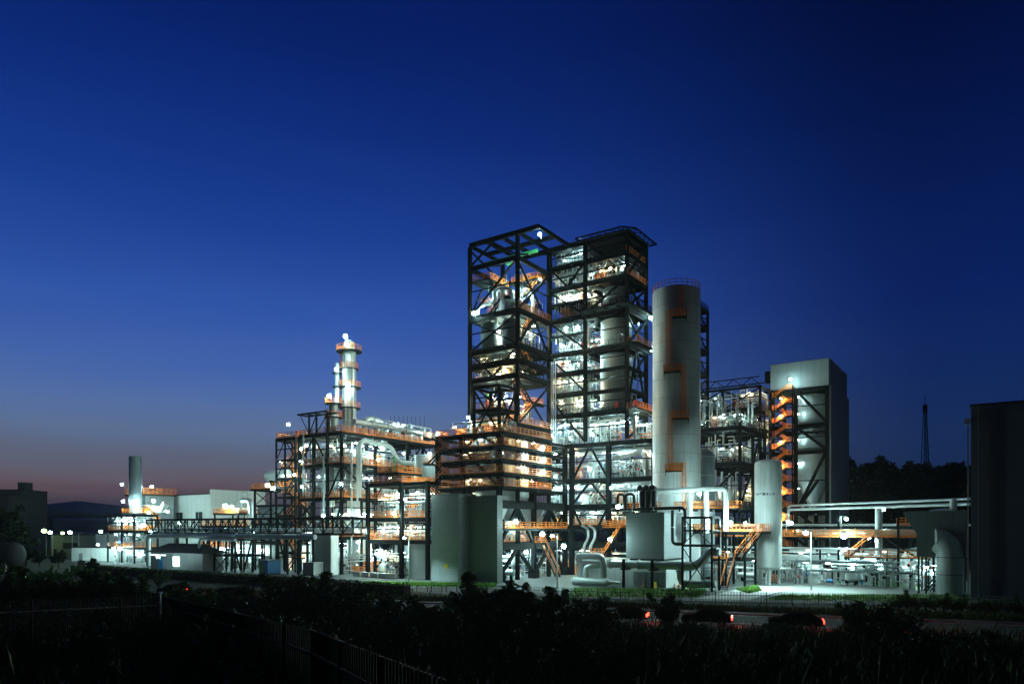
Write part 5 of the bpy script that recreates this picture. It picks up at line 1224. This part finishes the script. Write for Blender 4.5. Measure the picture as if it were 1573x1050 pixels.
b = MB(); b.lathe([(.7,MZ-4),(1.0,MZ-3.6),(1.0,MZ),(.6,MZ+.4)],0,0,12); b.bar((0,0,MZ),(0,0,MZ+5),.18); b.build('antenna_drum','steel',t,local=True)
# ------------------------------------------------------------------ terrain, road, yard
RN = Vector((.309,.951)); RC = 70.8
def sdist(x, y): return RC-(RN.x*x+RN.y*y)
def zter(x, y):
    s = sdist(x, y)
    if s <= 9: base = 0.0
    else: base = min((s-9)*.0906, 5.6)
    hill = 0.0
    return base
def axis_(lo, hi, fine0, fine1, step, grow=1.45):
    v = []; x = fine0
    while x <= fine1+.01: v.append(x); x += step
    st = step; x = fine0
    while x > lo: st *= grow; x -= st; v.insert(0, x)
    st = step; x = v[-1]
    while x < hi: st *= grow; x += st; v.append(x)
    return v
xs, ys = axis_(-4000,4000,-90,70,2.0), axis_(-200,6000,-2,86,1.6)
g = MB()
nr = random.Random(3)
for y in ys:
    for x in xs:
        z = zter(x, y)
        if 0.3 < z < 5.5: z += nr.uniform(-.12,.12)
        g.v.append((x, y, z))
nx = len(xs)
for j in range(len(ys)-1):
    for i in range(nx-1): g.f.append((j*nx+i, j*nx+i+1, (j+1)*nx+i+1, (j+1)*nx+i))
o = g.build('ground','earth',None,(0,0,0),local=True,rot=0); tag(o,None,None,None,'structure')
def sheet(name, m, pts, z, kind='structure'):
    b = MB(); b.quad(*[(x, y, z) for x, y in pts]); o = b.build(name, m, None, (0,0,0), local=True, rot=0, smooth=False); tag(o,None,None,None,kind); return o
def G(px, py): D = EYE*F/(py-HY); return ((px-CX)/F*D, D)
# paved yard of the plant as one sheet on the plant grid
yb = [(-215,92.0),(-170,90),(-160,78),(-60,76),(-44,86),(-22,95),(4,97),(40,110),(40,230),(-230,230)]
sheet('yard','yard',[tuple(W(u,v).xy) for u, v in yb],.008)
rd = Vector((.951,-.309))
def rpt(t, s): # t along the road, s toward the camera from the centre line
    c = Vector((20,68)) + rd*t - RN*s; return (c.x, c.y)
sheet('road','asph',[rpt(-260,6.5),rpt(220,6.5),rpt(220,-7.5),rpt(-260,-7.5)],.012)
sheet('pavement','asph',[rpt(-260,-7.68),rpt(220,-7.68),rpt(220,-9.6),rpt(-260,-9.6)],.13)
b = MB()
for (s0, s1) in ((-7.52,-7.67),(6.5,6.65)):
    p = [rpt(-260,s0),rpt(220,s0),rpt(220,s1),rpt(-260,s1)]; n = len(b.v); b.v += [(x,y,0.0) for x,y in p]+[(x,y,.15) for x,y in p]
    b.f += [(n+4,n+5,n+6,n+7)]+[(n+i,n+(i+1)%4,n+4+(i+1)%4,n+4+i) for i in range(4)]
tag(b.build('kerb','conc',None,(0,0,0),local=True,rot=0,smooth=False),None,None,None,'structure')
b = MB()
for s in (-6.9,6.0): b.quad(*[(x,y,.017) for x,y in (rpt(-260,s),rpt(220,s),rpt(220,s-.16),rpt(-260,s-.16))])
for k in range(-26,22): b.quad(*[(x,y,.017) for x,y in (rpt(k*10,-.4),rpt(k*10+5,-.4),rpt(k*10+5,-.55),rpt(k*10,-.55))])
tag(b.build('road_marking','paint',None,(0,0,0),local=True,rot=0,smooth=False),None,None,None,'structure')
# pale drive to the nitrogen tank, inner plant road, gravel bed, lawns
sheet('driveway','conc',[G(1068,919),G(1150,921),G(1222,901),G(1160,899)],.020)
sheet('plant_road','yard',[G(760,903),G(880,918),G(1520,932),G(1560,926),G(1100,916),G(900,905)],.014)
sheet('gravel_bed','gravel',[G(1180,912),G(1400,913),G(1400,897),G(1205,897)],.018)
sheet('front_yard','yard',[G(770,890),G(790,905),G(880,897),G(884,888)],.022)
def tufts(name, poly, n, hmin, hmax, m, seed, w=.05, zf=None, kind='stuff', lab=None):
    r_ = random.Random(seed); b = MB()
    (ax,ay),(bx,by),(cx,cy),(dx,dy) = poly
    for i in range(n):
        s, t = r_.random(), r_.random()
        x = (ax*(1-s)+bx*s)*(1-t)+(dx*(1-s)+cx*s)*t; y = (ay*(1-s)+by*s)*(1-t)+(dy*(1-s)+cy*s)*t
        z = zf(x, y) if zf else .0; h = r_.uniform(hmin, hmax)*(1.8 if r_.random() < .04 else 1); a = r_.uniform(0, 6.28); lx, ly = r_.uniform(-.5,.5)*h, r_.uniform(-.5,.5)*h
        ww = w*r_.uniform(.7,1.6); c, d = math.cos(a)*ww, math.sin(a)*ww
        b.quad((x-c,y-d,z),(x+c,y+d,z),(x+lx*.5+c*.6,y+ly*.5+d*.6,z+h*.6),(x+lx,y+ly,z+h))
    o = b.build(name, m, None, (0,0,0), local=True, rot=0, smooth=False); tag(o, lab, None, None, kind); return o
lawns = [[G(868,917),G(1075,917),G(1085,905),G(885,903)],[G(1172,921),G(1490,925),G(1490,913),G(1200,914)],[G(1150,911),G(1170,907),G(1162,899),G(1130,905)],[G(560,899),G(760,902),G(765,895),G(560,893)],[G(1340,900),G(1412,902),G(1412,893),G(1340,892)]]
for i, p in enumerate(lawns):
    sheet('lawn','grass',p,.030+.002*i); tufts('grass',p,5200,.10,.30,'grass',20+i,.06)
verge = [rpt(-70,-9.8),rpt(60,-9.8),rpt(60,-13.4),rpt(-70,-12.6)]
tufts('grass',verge,16000,.25,.8,'grass2',31,.05)
tufts('undergrowth',[(-75,14),(60,14),(60,56),(-75,84)],52000,.3,1.1,'grass2',33,.06,zter)
# ------------------------------------------------------------------ fences
def fence(label, pts, h, bay, pitch, m='black', name='picket_fence', t=.035, pw=.09):
    root = thing(name, label, 'fence', (*P(pts[0][0],pts[0][1]),0), None, rot=0); o0 = Vector((*pts[0],0)); ORG[root.name] = (0,0,0)
    for p, q in zip(pts[:-1], pts[1:]):
        P_, Q_ = Vector((*p, zter(*p)))-o0, Vector((*q, zter(*q)))-o0; L = (Q_-P_).length; n = max(1, round(L/bay))
        for i in range(n):
            a, c = P_.lerp(Q_, i/n), P_.lerp(Q_, (i+1)/n)
            for e in (a, c): e.z = zter(e.x+o0.x, e.y+o0.y)
            MB().bar(a, a+Vector((0,0,h)), pw).build('post', m, root, local=True)
            s = MB(); k = int((c-a).length/pitch)
            for z in (.25, h-.45): s.bar(a+Vector((0,0,z)), c+Vector((0,0,z)), .05)
            for j in range(1, k):
                x = a.lerp(c, j/k); s.bar(x+Vector((0,0,.05)), x+Vector((0,0,h)), t)
            s.build('picket_panel', m, root, local=True)
    return root
fence('long black picket fence along the lit yard', [(-6,95.2),(5.2,91),(24,85.4),(38,82.6),(58,78)], 1.55, 3.0, .16, t=.04)
fence('low dark picket fence on the near side of the road', [rpt(-40,8.4),rpt(70,8.4)], 1.1, 3.0, .2, t=.035)
fence('tall dark slatted fence with a corner post on the near bank', [(-18.5,17),(-19.3,40),(-11.2,26.6),(-3.9,14.2),(-.6,7.0)], 2.5, 2.4, .15, m='steel', name='slat_fence', t=.028, pw=.06)
t = thing('fence_post','thin pale corner post of the near slatted fence','post',(*P(-19.3,39.8),zter(-19.3,39.8)),rot=0); MB().bar((0,-.1,0),(0,-.1,2.7),.09).build('pole','silver2',t,local=True); MB().box(-.1,.1,-.2,0,2.7,2.76).build('cap','silver2',t,local=True)
# guard hoops beside the yard road
t = thing('barrier_rail','row of thin blue and dark barrier hoops at the yard edge','barrier',(*P(-22,104),0),rot=0)
for i in range(12):
    x = -4+i*2.1; MB().pipe([(x,-i*.35,0),(x,-i*.35,.95),(x+1.5,-i*.35-.25,.95),(x+1.5,-i*.35-.25,0)],.045,6,.2).build('hoop','blue' if i < 3 else 'steel',t,local=True)
# cones and the yellow wet-floor style stand
for i, (px, py) in enumerate(((968,899),(989,901),(1015,902),(1036,903.5),(1043,901),(1050,903))):
    x, y = G(px, py); t = thing('traffic_cone', f'orange traffic cone on the lawn before the floodlit wall, {ORD[i]} from the left', 'cone', (*P(x,y),.03), 'traffic cones on the lawn', rot=0)
    MB().lathe([(.20,.05),(.05,.72),(.03,.74)],0,0,12).build('cone','plastic',t,local=True); MB().box(-.24,.24,-.24,.24,0,.048).build('base','black',t,local=True); MB().lathe([(.155,.3),(.125,.42)],0,0,12).build('band','paint',t,local=True)
x, y = G(1006,903); t = thing('folding_sign','yellow folding warning stand on the lawn','sign',(*P(x,y),.03),rot=0)
b = MB(); b.v += [(-.3,-.28,0),(.3,-.28,0),(.2,0,.95),(-.2,0,.95),(.3,.28,0),(-.3,.28,0)]; b.f += [(0,1,2,3),(4,5,3,2)]; b.build('panel','yellow',t,local=True); MB().bar((0,0,.95),(0,0,1.1),.12).build('grip','black',t,local=True)
# cars on the dark road, tail lamps lit
def car(label, px, D, z0=0.014):
    x, y = (px-CX)/F*D, D; t = thing('car', label, 'car', (*P(x,y),z0), 'cars on the dark road', rot=math.atan2(-.309,.951))
    prof = [(-2.15,.35),(-2.2,.75),(-2.05,.9),(-1.2,1.0),(-.45,1.42),(1.2,1.45),(1.95,1.0),(2.2,.95),(2.25,.4)]
    b = MB(); n = len(prof)
    for s in (-.84,.84):
        for px_, pz in prof: b.v.append((px_, s*(.82 if pz > 1.1 else 1), pz))
    b.f.append(tuple(range(n-1,-1,-1))); b.f.append(tuple(range(n,2*n)))
    for i in range(n): b.f.append((i,(i+1)%n,n+(i+1)%n,n+i))
    b.build('body','carpaint',t,local=True)
    for s in (-1,1):
        w = MB(); yy = s*.80; w.v += [(-1.0,yy*.99,1.04),(-.4,yy*.885,1.36),(1.1,yy*.885,1.38),(1.6,yy*.99,1.04)]; w.f += [(0,1,2,3)]; w.build('window','glass',t,local=True,smooth=False)
        for wx in (-1.35,1.4): 
            wh_ = MB().lathe([(.32,-.1),(.32,.1)],wx,s*.78,18,'y',.32) if False else MB().lathe([(.2,-.11),(.32,-.1),(.32,.1),(.2,.11)],wx,s*.76,18,'y',.32); wo = wh_.build('wheel','tyre',t,local=True); MB().lathe([(.19,-.125),(.19,.125)],wx,s*.76,14,'y',.32).build('rim','silver2',wo,local=True)
        MB().box(2.2,2.32,.2 if s > 0 else -.82,.82 if s > 0 else -.2,.64,.9).build('tail_light','tail',t,local=True)
        MB().box(-2.24,-2.1,s*.5-.16,s*.5+.16,.62,.76).build('headlight','glass',t,local=True)
    light(t, (2.75,0,.6), 22, .1, (1,.05,.02))
for lab, px, D in [('dark car with lit red tail lamps on the road, leftmost by the slatted fence',268,97),('dark car with lit red tail lamps on the road, second from left',350,92)] + [(f'dark car with lit red tail lamps before the lit yard, {ORD[i]} from the left', p, 69.2-i*2.4) for i, p in enumerate((958,1085,1222,1345))]:
    car(lab, px, D)
# ------------------------------------------------------------------ trees and shrubs
def leaves(b, c, rad, n, r_, size, flat=.8):
    for i in range(n):
        d = Vector((r_.gauss(0,1), r_.gauss(0,1), r_.gauss(0,1))).normalized()*(r_.random()**.5); p = Vector(c)+Vector((d.x*rad, d.y*rad, d.z*rad*flat))
        a = Vector((r_.gauss(0,1), r_.gauss(0,1), r_.gauss(0,.6))).normalized(); k = a.cross(Vector((r_.gauss(0,1), r_.gauss(0,1), r_.gauss(0,1)))).normalized(); s = size*r_.uniform(.6,1.3)
        b.quad(p-a*s, p+k*s*.42, p+a*s, p-k*s*.42)
def shrub_proto(seed, H, W_, nb, nl, size, tree=False):
    r_ = random.Random(seed); st = MB(); lf = MB()
    if tree: st.sweep([(0,0,0),(r_.uniform(-.1,.1)*H*.1,0,H*.3),(r_.uniform(-.2,.2)*H*.2,0,H*.75)],[H*.035,H*.028,H*.008],7)
    for i in range(nb):
        a = r_.uniform(0,6.28); z0 = H*r_.uniform(.2,.5) if tree else 0; rr = W_*r_.uniform(.25,1); top = H*r_.uniform(.45,1.0)*(1-.35*rr/W_)
        e = Vector((rr*math.cos(a), rr*math.sin(a), max(top, z0+.2))); m_ = Vector((e.x*.45, e.y*.45, z0+(e.z-z0)*.6)); s_ = Vector((0,0,z0))
        st.sweep([s_, m_, e], [H*.012, H*.009, H*.003], 5)
        k = nl//nb
        for q in range(4):
            c = m_.lerp(e, q/3); leaves(lf, c, W_*(.20+.12*(1-q/3)), k//4, r_, size)
        leaves(lf, e+Vector((0,0,H*.03)), W_*.10, max(4,k//8), r_, size)
    return st, lf
VEG = {}
def plant(kind, label, cat, x, y, s=1.0, k=0.0, group=None, z=None):
    spec = {'far_tree': [(31,13,5.2,26,4200,.42),(32,15,5.6,28,4600,.45)], 'shrub': [(1,2.6,1.5,12,1700,.13),(2,3.1,1.3,10,1500,.14),(3,2.2,1.9,14,1900,.12),(4,3.4,1.0,7,800,.15)],
            'broadleaf_tree': [(11,13,5.2,26,5200,.42),(12,16,5.6,30,5600,.45),(13,11,5.8,24,4800,.42)], 'conifer_tree': [(21,15,2.6,30,4200,.40)]}
    nm = kind.split(':')[0]; i = int(kind.split(':')[1]) % len(spec[nm]); key = (nm, i)
    org = (*P(x, y), (zter(x, y)-.05) if z is None else z)
    if key not in VEG:
        t = thing('broadleaf_tree' if nm == 'far_tree' else nm, label, cat, org, group, rot=k)
        sd, H, W_, nb, nl, sz_ = spec[nm][i]; st, lf = shrub_proto(sd, H, W_, nb, nl, sz_, nm != 'shrub')
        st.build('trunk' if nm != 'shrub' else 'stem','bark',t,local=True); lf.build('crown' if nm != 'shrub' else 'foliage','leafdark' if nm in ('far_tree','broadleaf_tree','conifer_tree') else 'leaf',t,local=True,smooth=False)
        t.scale = (s,s,s); VEG[key] = t; return t
    return dup(VEG[key], org, ANG+k, label, group, (s,s,s))
# shrubs whose outline stands out against the lit yard
for i, (lab, kd, px, ytop, D, H) in enumerate((
    ('leafy sapling silhouetted before the pale low building',3,160,850,62,3.4),('rounded dark shrub below the blue container',0,430,866,58,2.6),('dark shrub below the concrete block',2,472,878,55,2.2),
    ('spiky shrub silhouetted before the storage block',1,722,872,44,3.1),('taller leafy shrub silhouetted at the tower base corner',0,785,876,42,2.6),('tall thin sapling silhouetted beside the tower base',3,776,866,43,3.4),('bushy shrub rising before the lying drum',1,852,897,46,3.1),
    ('leafy thin sapling before the floodlit pump house wall',3,1022,888,54,3.4),('thin sapling with a drooping tip before the lawn',3,1312,903,56,3.4),('low dark shrub before the gravel bed',2,1345,915,58,2.2),('low dark shrub before the lawn by the driveway',2,900,908,52,2.2),
    ('dark shrub before the process frame pumps',0,520,884,52,2.6),('low shrub before the low wide frame',2,610,905,50,2.2),('leafy shrub before the panel wall',1,500,872,56,3.1))):
    x, y = (px-CX)/F*D, D; s = max(.4, (zat(ytop, D)-zter(x, y))/(H*.92)); plant(f'shrub:{kd}', lab, 'shrub', x, y, s, i*1.3)
r_ = random.Random(99)
for i in range(95):
    D = r_.uniform(24, 60); px = r_.uniform(330, 1573) if i % 3 else r_.uniform(-20, 420)
    x, y = (px-CX)/F*D, D
    if sdist(x, y) < 10: continue
    cap = 908 + max(0, (px-700))*.035 + (30 if 600 < px < 700 else 0)
    if 200 < px < 420: cap = 925
    if px > 900: cap = max(cap, 968 if px < 1380 else 940)
    if px < 330 and D < 40: cap = 905
    if 240 < px < 800 and D < 32: continue
    s = min(1.25, (zat(cap, D)-zter(x, y))/2.9)
    if s < .25: continue
    plant(f'shrub:{i%4}', 'dark leafy shrub in the black undergrowth of the near bank', 'shrub', x, y, s*r_.uniform(.75,1), r_.uniform(0,6.28), 'dark shrubs on the near bank')
for i, (p, D) in enumerate(((938,59),(952,59.5),(1060,58),(1076,57.5),(1192,56.5),(1210,56),(1314,55.5),(1330,55),(1150,58),(1275,56),(1010,59),(905,59.5))):
    x, y = (p-CX)/F*D, D; tp = (944 if i < 8 else 958); s = (zat(tp, D)-zter(x, y))/2.7
    plant(f'shrub:{[0,2][i%2]}', 'dark roadside bush half hiding the stopped cars', 'shrub', x, y, max(.3,s), i*1.9, 'roadside bushes by the cars')
for i in range(16):                                         # weeds along the yard fence on the right
    px = 1380+i*14; D = 80-.35*i; x, y = (px-CX)/F*D, D
    plant(f'shrub:{i%4}', 'low dark bush along the fence before the dark hall', 'shrub', x, y, r_.uniform(.5,.85), i, 'bushes along the fence at the dark hall')
r_ = random.Random(5)
for i in range(60):
    px = -25+i*7.6+r_.uniform(-3,3); D = r_.uniform(84,128) if px < 260 else r_.uniform(66,80); x, y = (px-CX)/F*D, D
    if -9 < sdist(x, y) < 8.5: D = 62; x, y = (px-CX)/F*D, D
    top = (866 if px < 210 else 878 if px < 300 else 892)+r_.uniform(-6,16); s = max(.3, min(2.2, (zat(top, D)-zter(x, y))/2.9))
    plant(f'shrub:{i%4}', 'dark scrub bush in the unlit strip before the far-left plant', 'shrub', x, y, s, i, 'scrub along the road at the left')
for i in range(34):
    px = 395+i*14+r_.uniform(-5,5); D = r_.uniform(52,57); x, y = (px-CX)/F*D, D
    top = 905+r_.uniform(-10,12)+(10 if 560 < px < 690 else 0); s = max(.3, min(1.6, (zat(top, D)-zter(x, y))/2.9))
    plant(f'shrub:{i%4}', 'dark dense bush on the near roadside in front of the plant', 'shrub', x, y, s, i*2.1, 'dense bushes on the near roadside')
for i in range(26):
    k = i/25; fx, fy = (-19.3+(18.2)*k, 40-(32)*k) if i < 20 else (-19.3-(i-20)*1.5, 41-(i-20)*2)
    x, y = fx+.9+.3*math.sin(i), fy+1.3+.5*math.cos(i*2)
    plant(f'shrub:{[0,2,1,2][i%4]}', 'dark leafy bush just beyond the near slatted fence', 'shrub', x, y, .98+.2*math.sin(i*1.7), i*1.1, 'bushes beyond the slatted fence')
hd = thing('hedge','long dark clipped hedge along the plant boundary at the left','hedge',(-140,71.5,0)); b = MB(); core = MB()
for i in range(9000):
    u = r_.uniform(-152,-66); v = 71.5+(u+152)*.0+r_.uniform(-.9,.9); z = r_.uniform(.05,1.55); a = Vector((r_.gauss(0,1),r_.gauss(0,1),r_.gauss(0,1))).normalized(); k = a.orthogonal().normalized(); s = r_.uniform(.12,.26); p = Vector((u,v,z)); b.quad(p-a*s,p+k*s*.5,p+a*s,p-k*s*.5)
b.build('foliage','leaf',hd,smooth=False); core.box(-152,-66,70.8,72.2,0,1.3).build('twigs','bark',hd)
# wooded hill on the right, trees on it one by one
hb_ = MB(); hxs = [120+i*8 for i in range(32)]; hys = [255+i*10 for i in range(20)]
def zh(x, y):
    return 26*max(0,min(1,(y-262)/60))*max(0,min(1,(x-128)/30))*(.85+.15*math.sin(x*.06))*max(0,min(1,(360-x)/40))
for y in hys:
    for x in hxs: hb_.v.append((x, y, zh(x, y)-.3))
for j in range(19):
    for i in range(31): hb_.f.append((j*32+i, j*32+i+1, (j+1)*32+i+1, (j+1)*32+i))
tag(hb_.build('hill','earth',None,(0,0,0),local=True,rot=0),None,None,None,'structure')
for i, (px, yt, kd) in enumerate(((1312,697,0),(1328,700,1),(1341,694,0),(1353,706,2),(1368,704,0),(1381,702,1),(1394,706,2),(1405,703,0),(1417,706,1),(1432,708,2),(1446,705,0),(1458,699,1),(1470,695,3),(1480,704,0),(1492,703,1),(1320,722,2),(1360,724,1),(1400,726,0),(1440,724,2),(1475,722,0),(1340,742,1),(1385,744,2),(1425,746,0),(1465,744,1),(1500,735,2))):
    D = 330-(i > 14)*25-(i > 19)*22; x, y = (px-CX)/F*D, D; H = [13,16,11,15][kd]; z = zat(yt, D)-H*.97
    zz_ = max(zh(x, y)-1, -.3); s = max(.6, (zat(yt, D)-zz_)/(H*.97))
    nth = f'{ORD[i % 15]} in the row from the left' if i < 15 else ''
    row = 'crest' if i < 15 else ('middle slope' if i < 20 else 'foot')
    j = i if i < 15 else (i-15 if i < 20 else i-20)
    plant('conifer_tree:0' if kd == 3 else f'broadleaf_tree:{kd}', f'black tree on the {row} of the wooded hill, {ORD[j]} from the left', 'tree', x, y, s, i*.9, 'trees on the wooded hill', zz_)
for i, (px, yt, D) in enumerate(((-4,782,175),(12,786,180),(24,800,188),(40,838,170),(60,846,165),(90,846,160),(140,856,140))):
    x, y = (px-CX)/F*D, D; s = (zat(yt, D))/11.5; plant(f'far_tree:{i%2}', f'dark leafy tree in the dim far-left corner, {ORD[i]} from the left', 'tree', x, y, s, i, 'trees at the far left', 0)
# far hills on the left horizon
def ridge(name, pts, D, m):
    b = MB()
    for px, y in pts:
        x = (px-CX)/F*D; z = zat(y, D); b.v += [(x, D, -5), (x, D, z*.7), (x, D+D*.12, z*1.0+0), (x, D+D*.3, -5)]
    n = len(pts)
    for i in range(n-1):
        for k in range(3): b.f.append((i*4+k, (i+1)*4+k, (i+1)*4+k+1, i*4+k+1))
    tag(b.build(name, m, None, (0,0,0), local=True, rot=0), None, None, None, 'structure')
ridge('hills',[(-300,778),(-60,776),(40,764),(75,768),(95,770),(120,773),(150,776),(180,777),(215,779),(300,782),(420,788),(600,797)],3200,'hill')
ridge('hills',[(-300,795),(60,790),(160,792),(260,793),(420,797),(700,802),(1100,800),(1300,786),(1700,780)],1500,'hill')
# ------------------------------------------------------------------ misty volume added for lamp glow and a lifted foreground
hz_ = MB().box(-750,750,-30,3900,-6,240).build('added_haze','conc',None,(0,0,0),local=True,rot=0,smooth=False); tag(hz_,None,None,None,'stuff')
hm = bpy.data.materials.new('added_haze_air'); hm.use_nodes = True; hn = hm.node_tree.nodes; hn.clear()
ho_ = hn.new('ShaderNodeOutputMaterial'); hv = hn.new('ShaderNodeVolumePrincipled'); hv.inputs['Density'].default_value = .00008; hv.inputs['Color'].default_value = (.85,.92,.95,1); hv.inputs['Anisotropy'].default_value = .75
hm.node_tree.links.new(hv.outputs[0], ho_.inputs['Volume']); hz_.data.materials.clear(); hz_.data.materials.append(hm)
# ------------------------------------------------------------------ sky, sun, camera
w = bpy.data.worlds.new('World'); SC.world = w; w.use_nodes = True
nt = w.node_tree; N = nt.nodes; L = nt.links; N.clear()
out = N.new('ShaderNodeOutputWorld')
sky = N.new('ShaderNodeTexSky'); sky.sky_type = 'NISHITA'; sky.sun_disc = False; sky.sun_elevation = R(-3.5); sky.sun_rotation = R(-42)
b1 = N.new('ShaderNodeBackground'); b1.inputs['Strength'].default_value = .012; L.new(sky.outputs[0], b1.inputs['Color'])
tc = N.new('ShaderNodeTexCoord'); se = N.new('ShaderNodeSeparateXYZ'); L.new(tc.outputs['Generated'], se.inputs[0])
def lin(c): return tuple(((x/255)/12.92 if x/255 <= .04045 else ((x/255+.055)/1.055)**2.4) for x in c)
def ramp(stops, fac):
    r = N.new('ShaderNodeValToRGB'); cr = r.color_ramp; cr.interpolation = 'B_SPLINE' if False else 'EASE' if False else 'LINEAR'
    while len(cr.elements) > 1: cr.elements.remove(cr.elements[-1])
    for i, (p, c) in enumerate(stops):
        e = cr.elements[0] if i == 0 else cr.elements.new(p)
        e.position = p; e.color = (*lin(c), 1)
    L.new(fac, r.inputs[0]); return r.outputs[0]
SKY_W = [(0,(40,46,62)),(.030,(62,56,70)),(.048,(90,75,84)),(.065,(97,90,101)),(.085,(94,100,120)),(.12,(93,114,150)),(.155,(84,112,166)),(.195,(68,102,172)),(.27,(47,84,168)),(.37,(25,62,147)),(.47,(11,44,123)),(.56,(5,30,100)),(.75,(3,16,66)),(1,(2,9,44))]
SKY_E = [(0,(22,36,62)),(.06,(22,41,76)),(.11,(21,44,88)),(.18,(15,40,95)),(.27,(8,32,94)),(.36,(5,27,85)),(.45,(2,19,70)),(.54,(1,12,54)),(.75,(1,8,36)),(1,(1,6,30))]
cm = N.new('ShaderNodeMapping'); cm.inputs['Scale'].default_value = (2.2,2.2,26); L.new(tc.outputs['Generated'], cm.inputs['Vector'])
cn = N.new('ShaderNodeTexNoise'); cn.inputs['Scale'].default_value = 1.3; cn.inputs['Detail'].default_value = 5; L.new(cm.outputs['Vector'], cn.inputs['Vector'])
ca = N.new('ShaderNodeMath'); ca.operation = 'MULTIPLY_ADD'; ca.inputs[1].default_value = .035; L.new(cn.outputs['Fac'], ca.inputs[0])     # thin uneven haze layers
cs_ = N.new('ShaderNodeMath'); cs_.operation = 'SUBTRACT'; cs_.inputs[1].default_value = .0175; L.new(se.outputs[2], cs_.inputs[0]); L.new(cs_.outputs[0], ca.inputs[2])
rw, re = ramp(SKY_W, ca.outputs[0]), ramp(SKY_E, ca.outputs[0])
mr = N.new('ShaderNodeMapRange'); mr.inputs[1].default_value = -.22; mr.inputs[2].default_value = .50
mr.interpolation_type = 'SMOOTHSTEP'
dt = N.new('ShaderNodeVectorMath'); dt.operation = 'DOT_PRODUCT'; fl_ = N.new('ShaderNodeVectorMath'); fl_.operation = 'MULTIPLY'; fl_.inputs[1].default_value = (1,1,0)
L.new(tc.outputs['Generated'], fl_.inputs[0]); nz_ = N.new('ShaderNodeVectorMath'); nz_.operation = 'NORMALIZE'; L.new(fl_.outputs[0], nz_.inputs[0])
L.new(nz_.outputs[0], dt.inputs[0]); dt.inputs[1].default_value = (-.47,.883,0)       # azimuth of the afterglow
mr.inputs[1].default_value = 1.0; mr.inputs[2].default_value = .52
L.new(dt.outputs['Value'], mr.inputs[0])
mx = N.new('ShaderNodeMix'); mx.data_type = 'RGBA'; L.new(mr.outputs[0], mx.inputs['Factor']); L.new(rw, mx.inputs['A']); L.new(re, mx.inputs['B'])
dk = N.new('ShaderNodeMapRange'); dk.inputs[1].default_value = -.45; dk.inputs[2].default_value = .40; dk.inputs[3].default_value = .12; dk.inputs[4].default_value = 1.0; dk.interpolation_type = 'SMOOTHSTEP'
L.new(dt.outputs['Value'], dk.inputs[0])                              # the night side, away from the afterglow, is darker
b2 = N.new('ShaderNodeBackground'); L.new(dk.outputs[0], b2.inputs['Strength']); L.new(mx.outputs['Result'], b2.inputs['Color'])
ad = N.new('ShaderNodeAddShader'); L.new(b1.outputs[0], ad.inputs[0]); L.new(b2.outputs[0], ad.inputs[1]); L.new(ad.outputs[0], out.inputs['Surface'])
sl = bpy.data.lights.new('sun', 'SUN'); sl.energy = .012; sl.angle = R(20); sl.color = (1,.6,.5)
so = bpy.data.objects.new('sun', sl); COL.objects.link(so); so.rotation_euler = (R(88), 0, R(42))
cam = bpy.data.cameras.new('camera'); co = bpy.data.objects.new('camera', cam); COL.objects.link(co)
co.location = (0,0,EYE); co.rotation_euler = (R(90),0,0)
cam.sensor_width = 36; cam.lens = 36*F/1573; cam.shift_y = (HY-525)/1573; cam.clip_end = 20000; cam.clip_start = .3
SC.camera = co
vs_ = SC.view_settings; vs_.view_transform = 'Standard'; vs_.look = 'None'; vs_.exposure = 0; vs_.gamma = 1
SC.render.engine = 'CYCLES'; cy = SC.cycles
cy.max_bounces = 5; cy.diffuse_bounces = 3; cy.glossy_bounces = 3; cy.sample_clamp_indirect = 3; cy.use_denoising = True; cy.use_light_tree = True
cy.caustics_reflective = False; cy.caustics_refractive = False
# ------------------------------------------------------------------ end
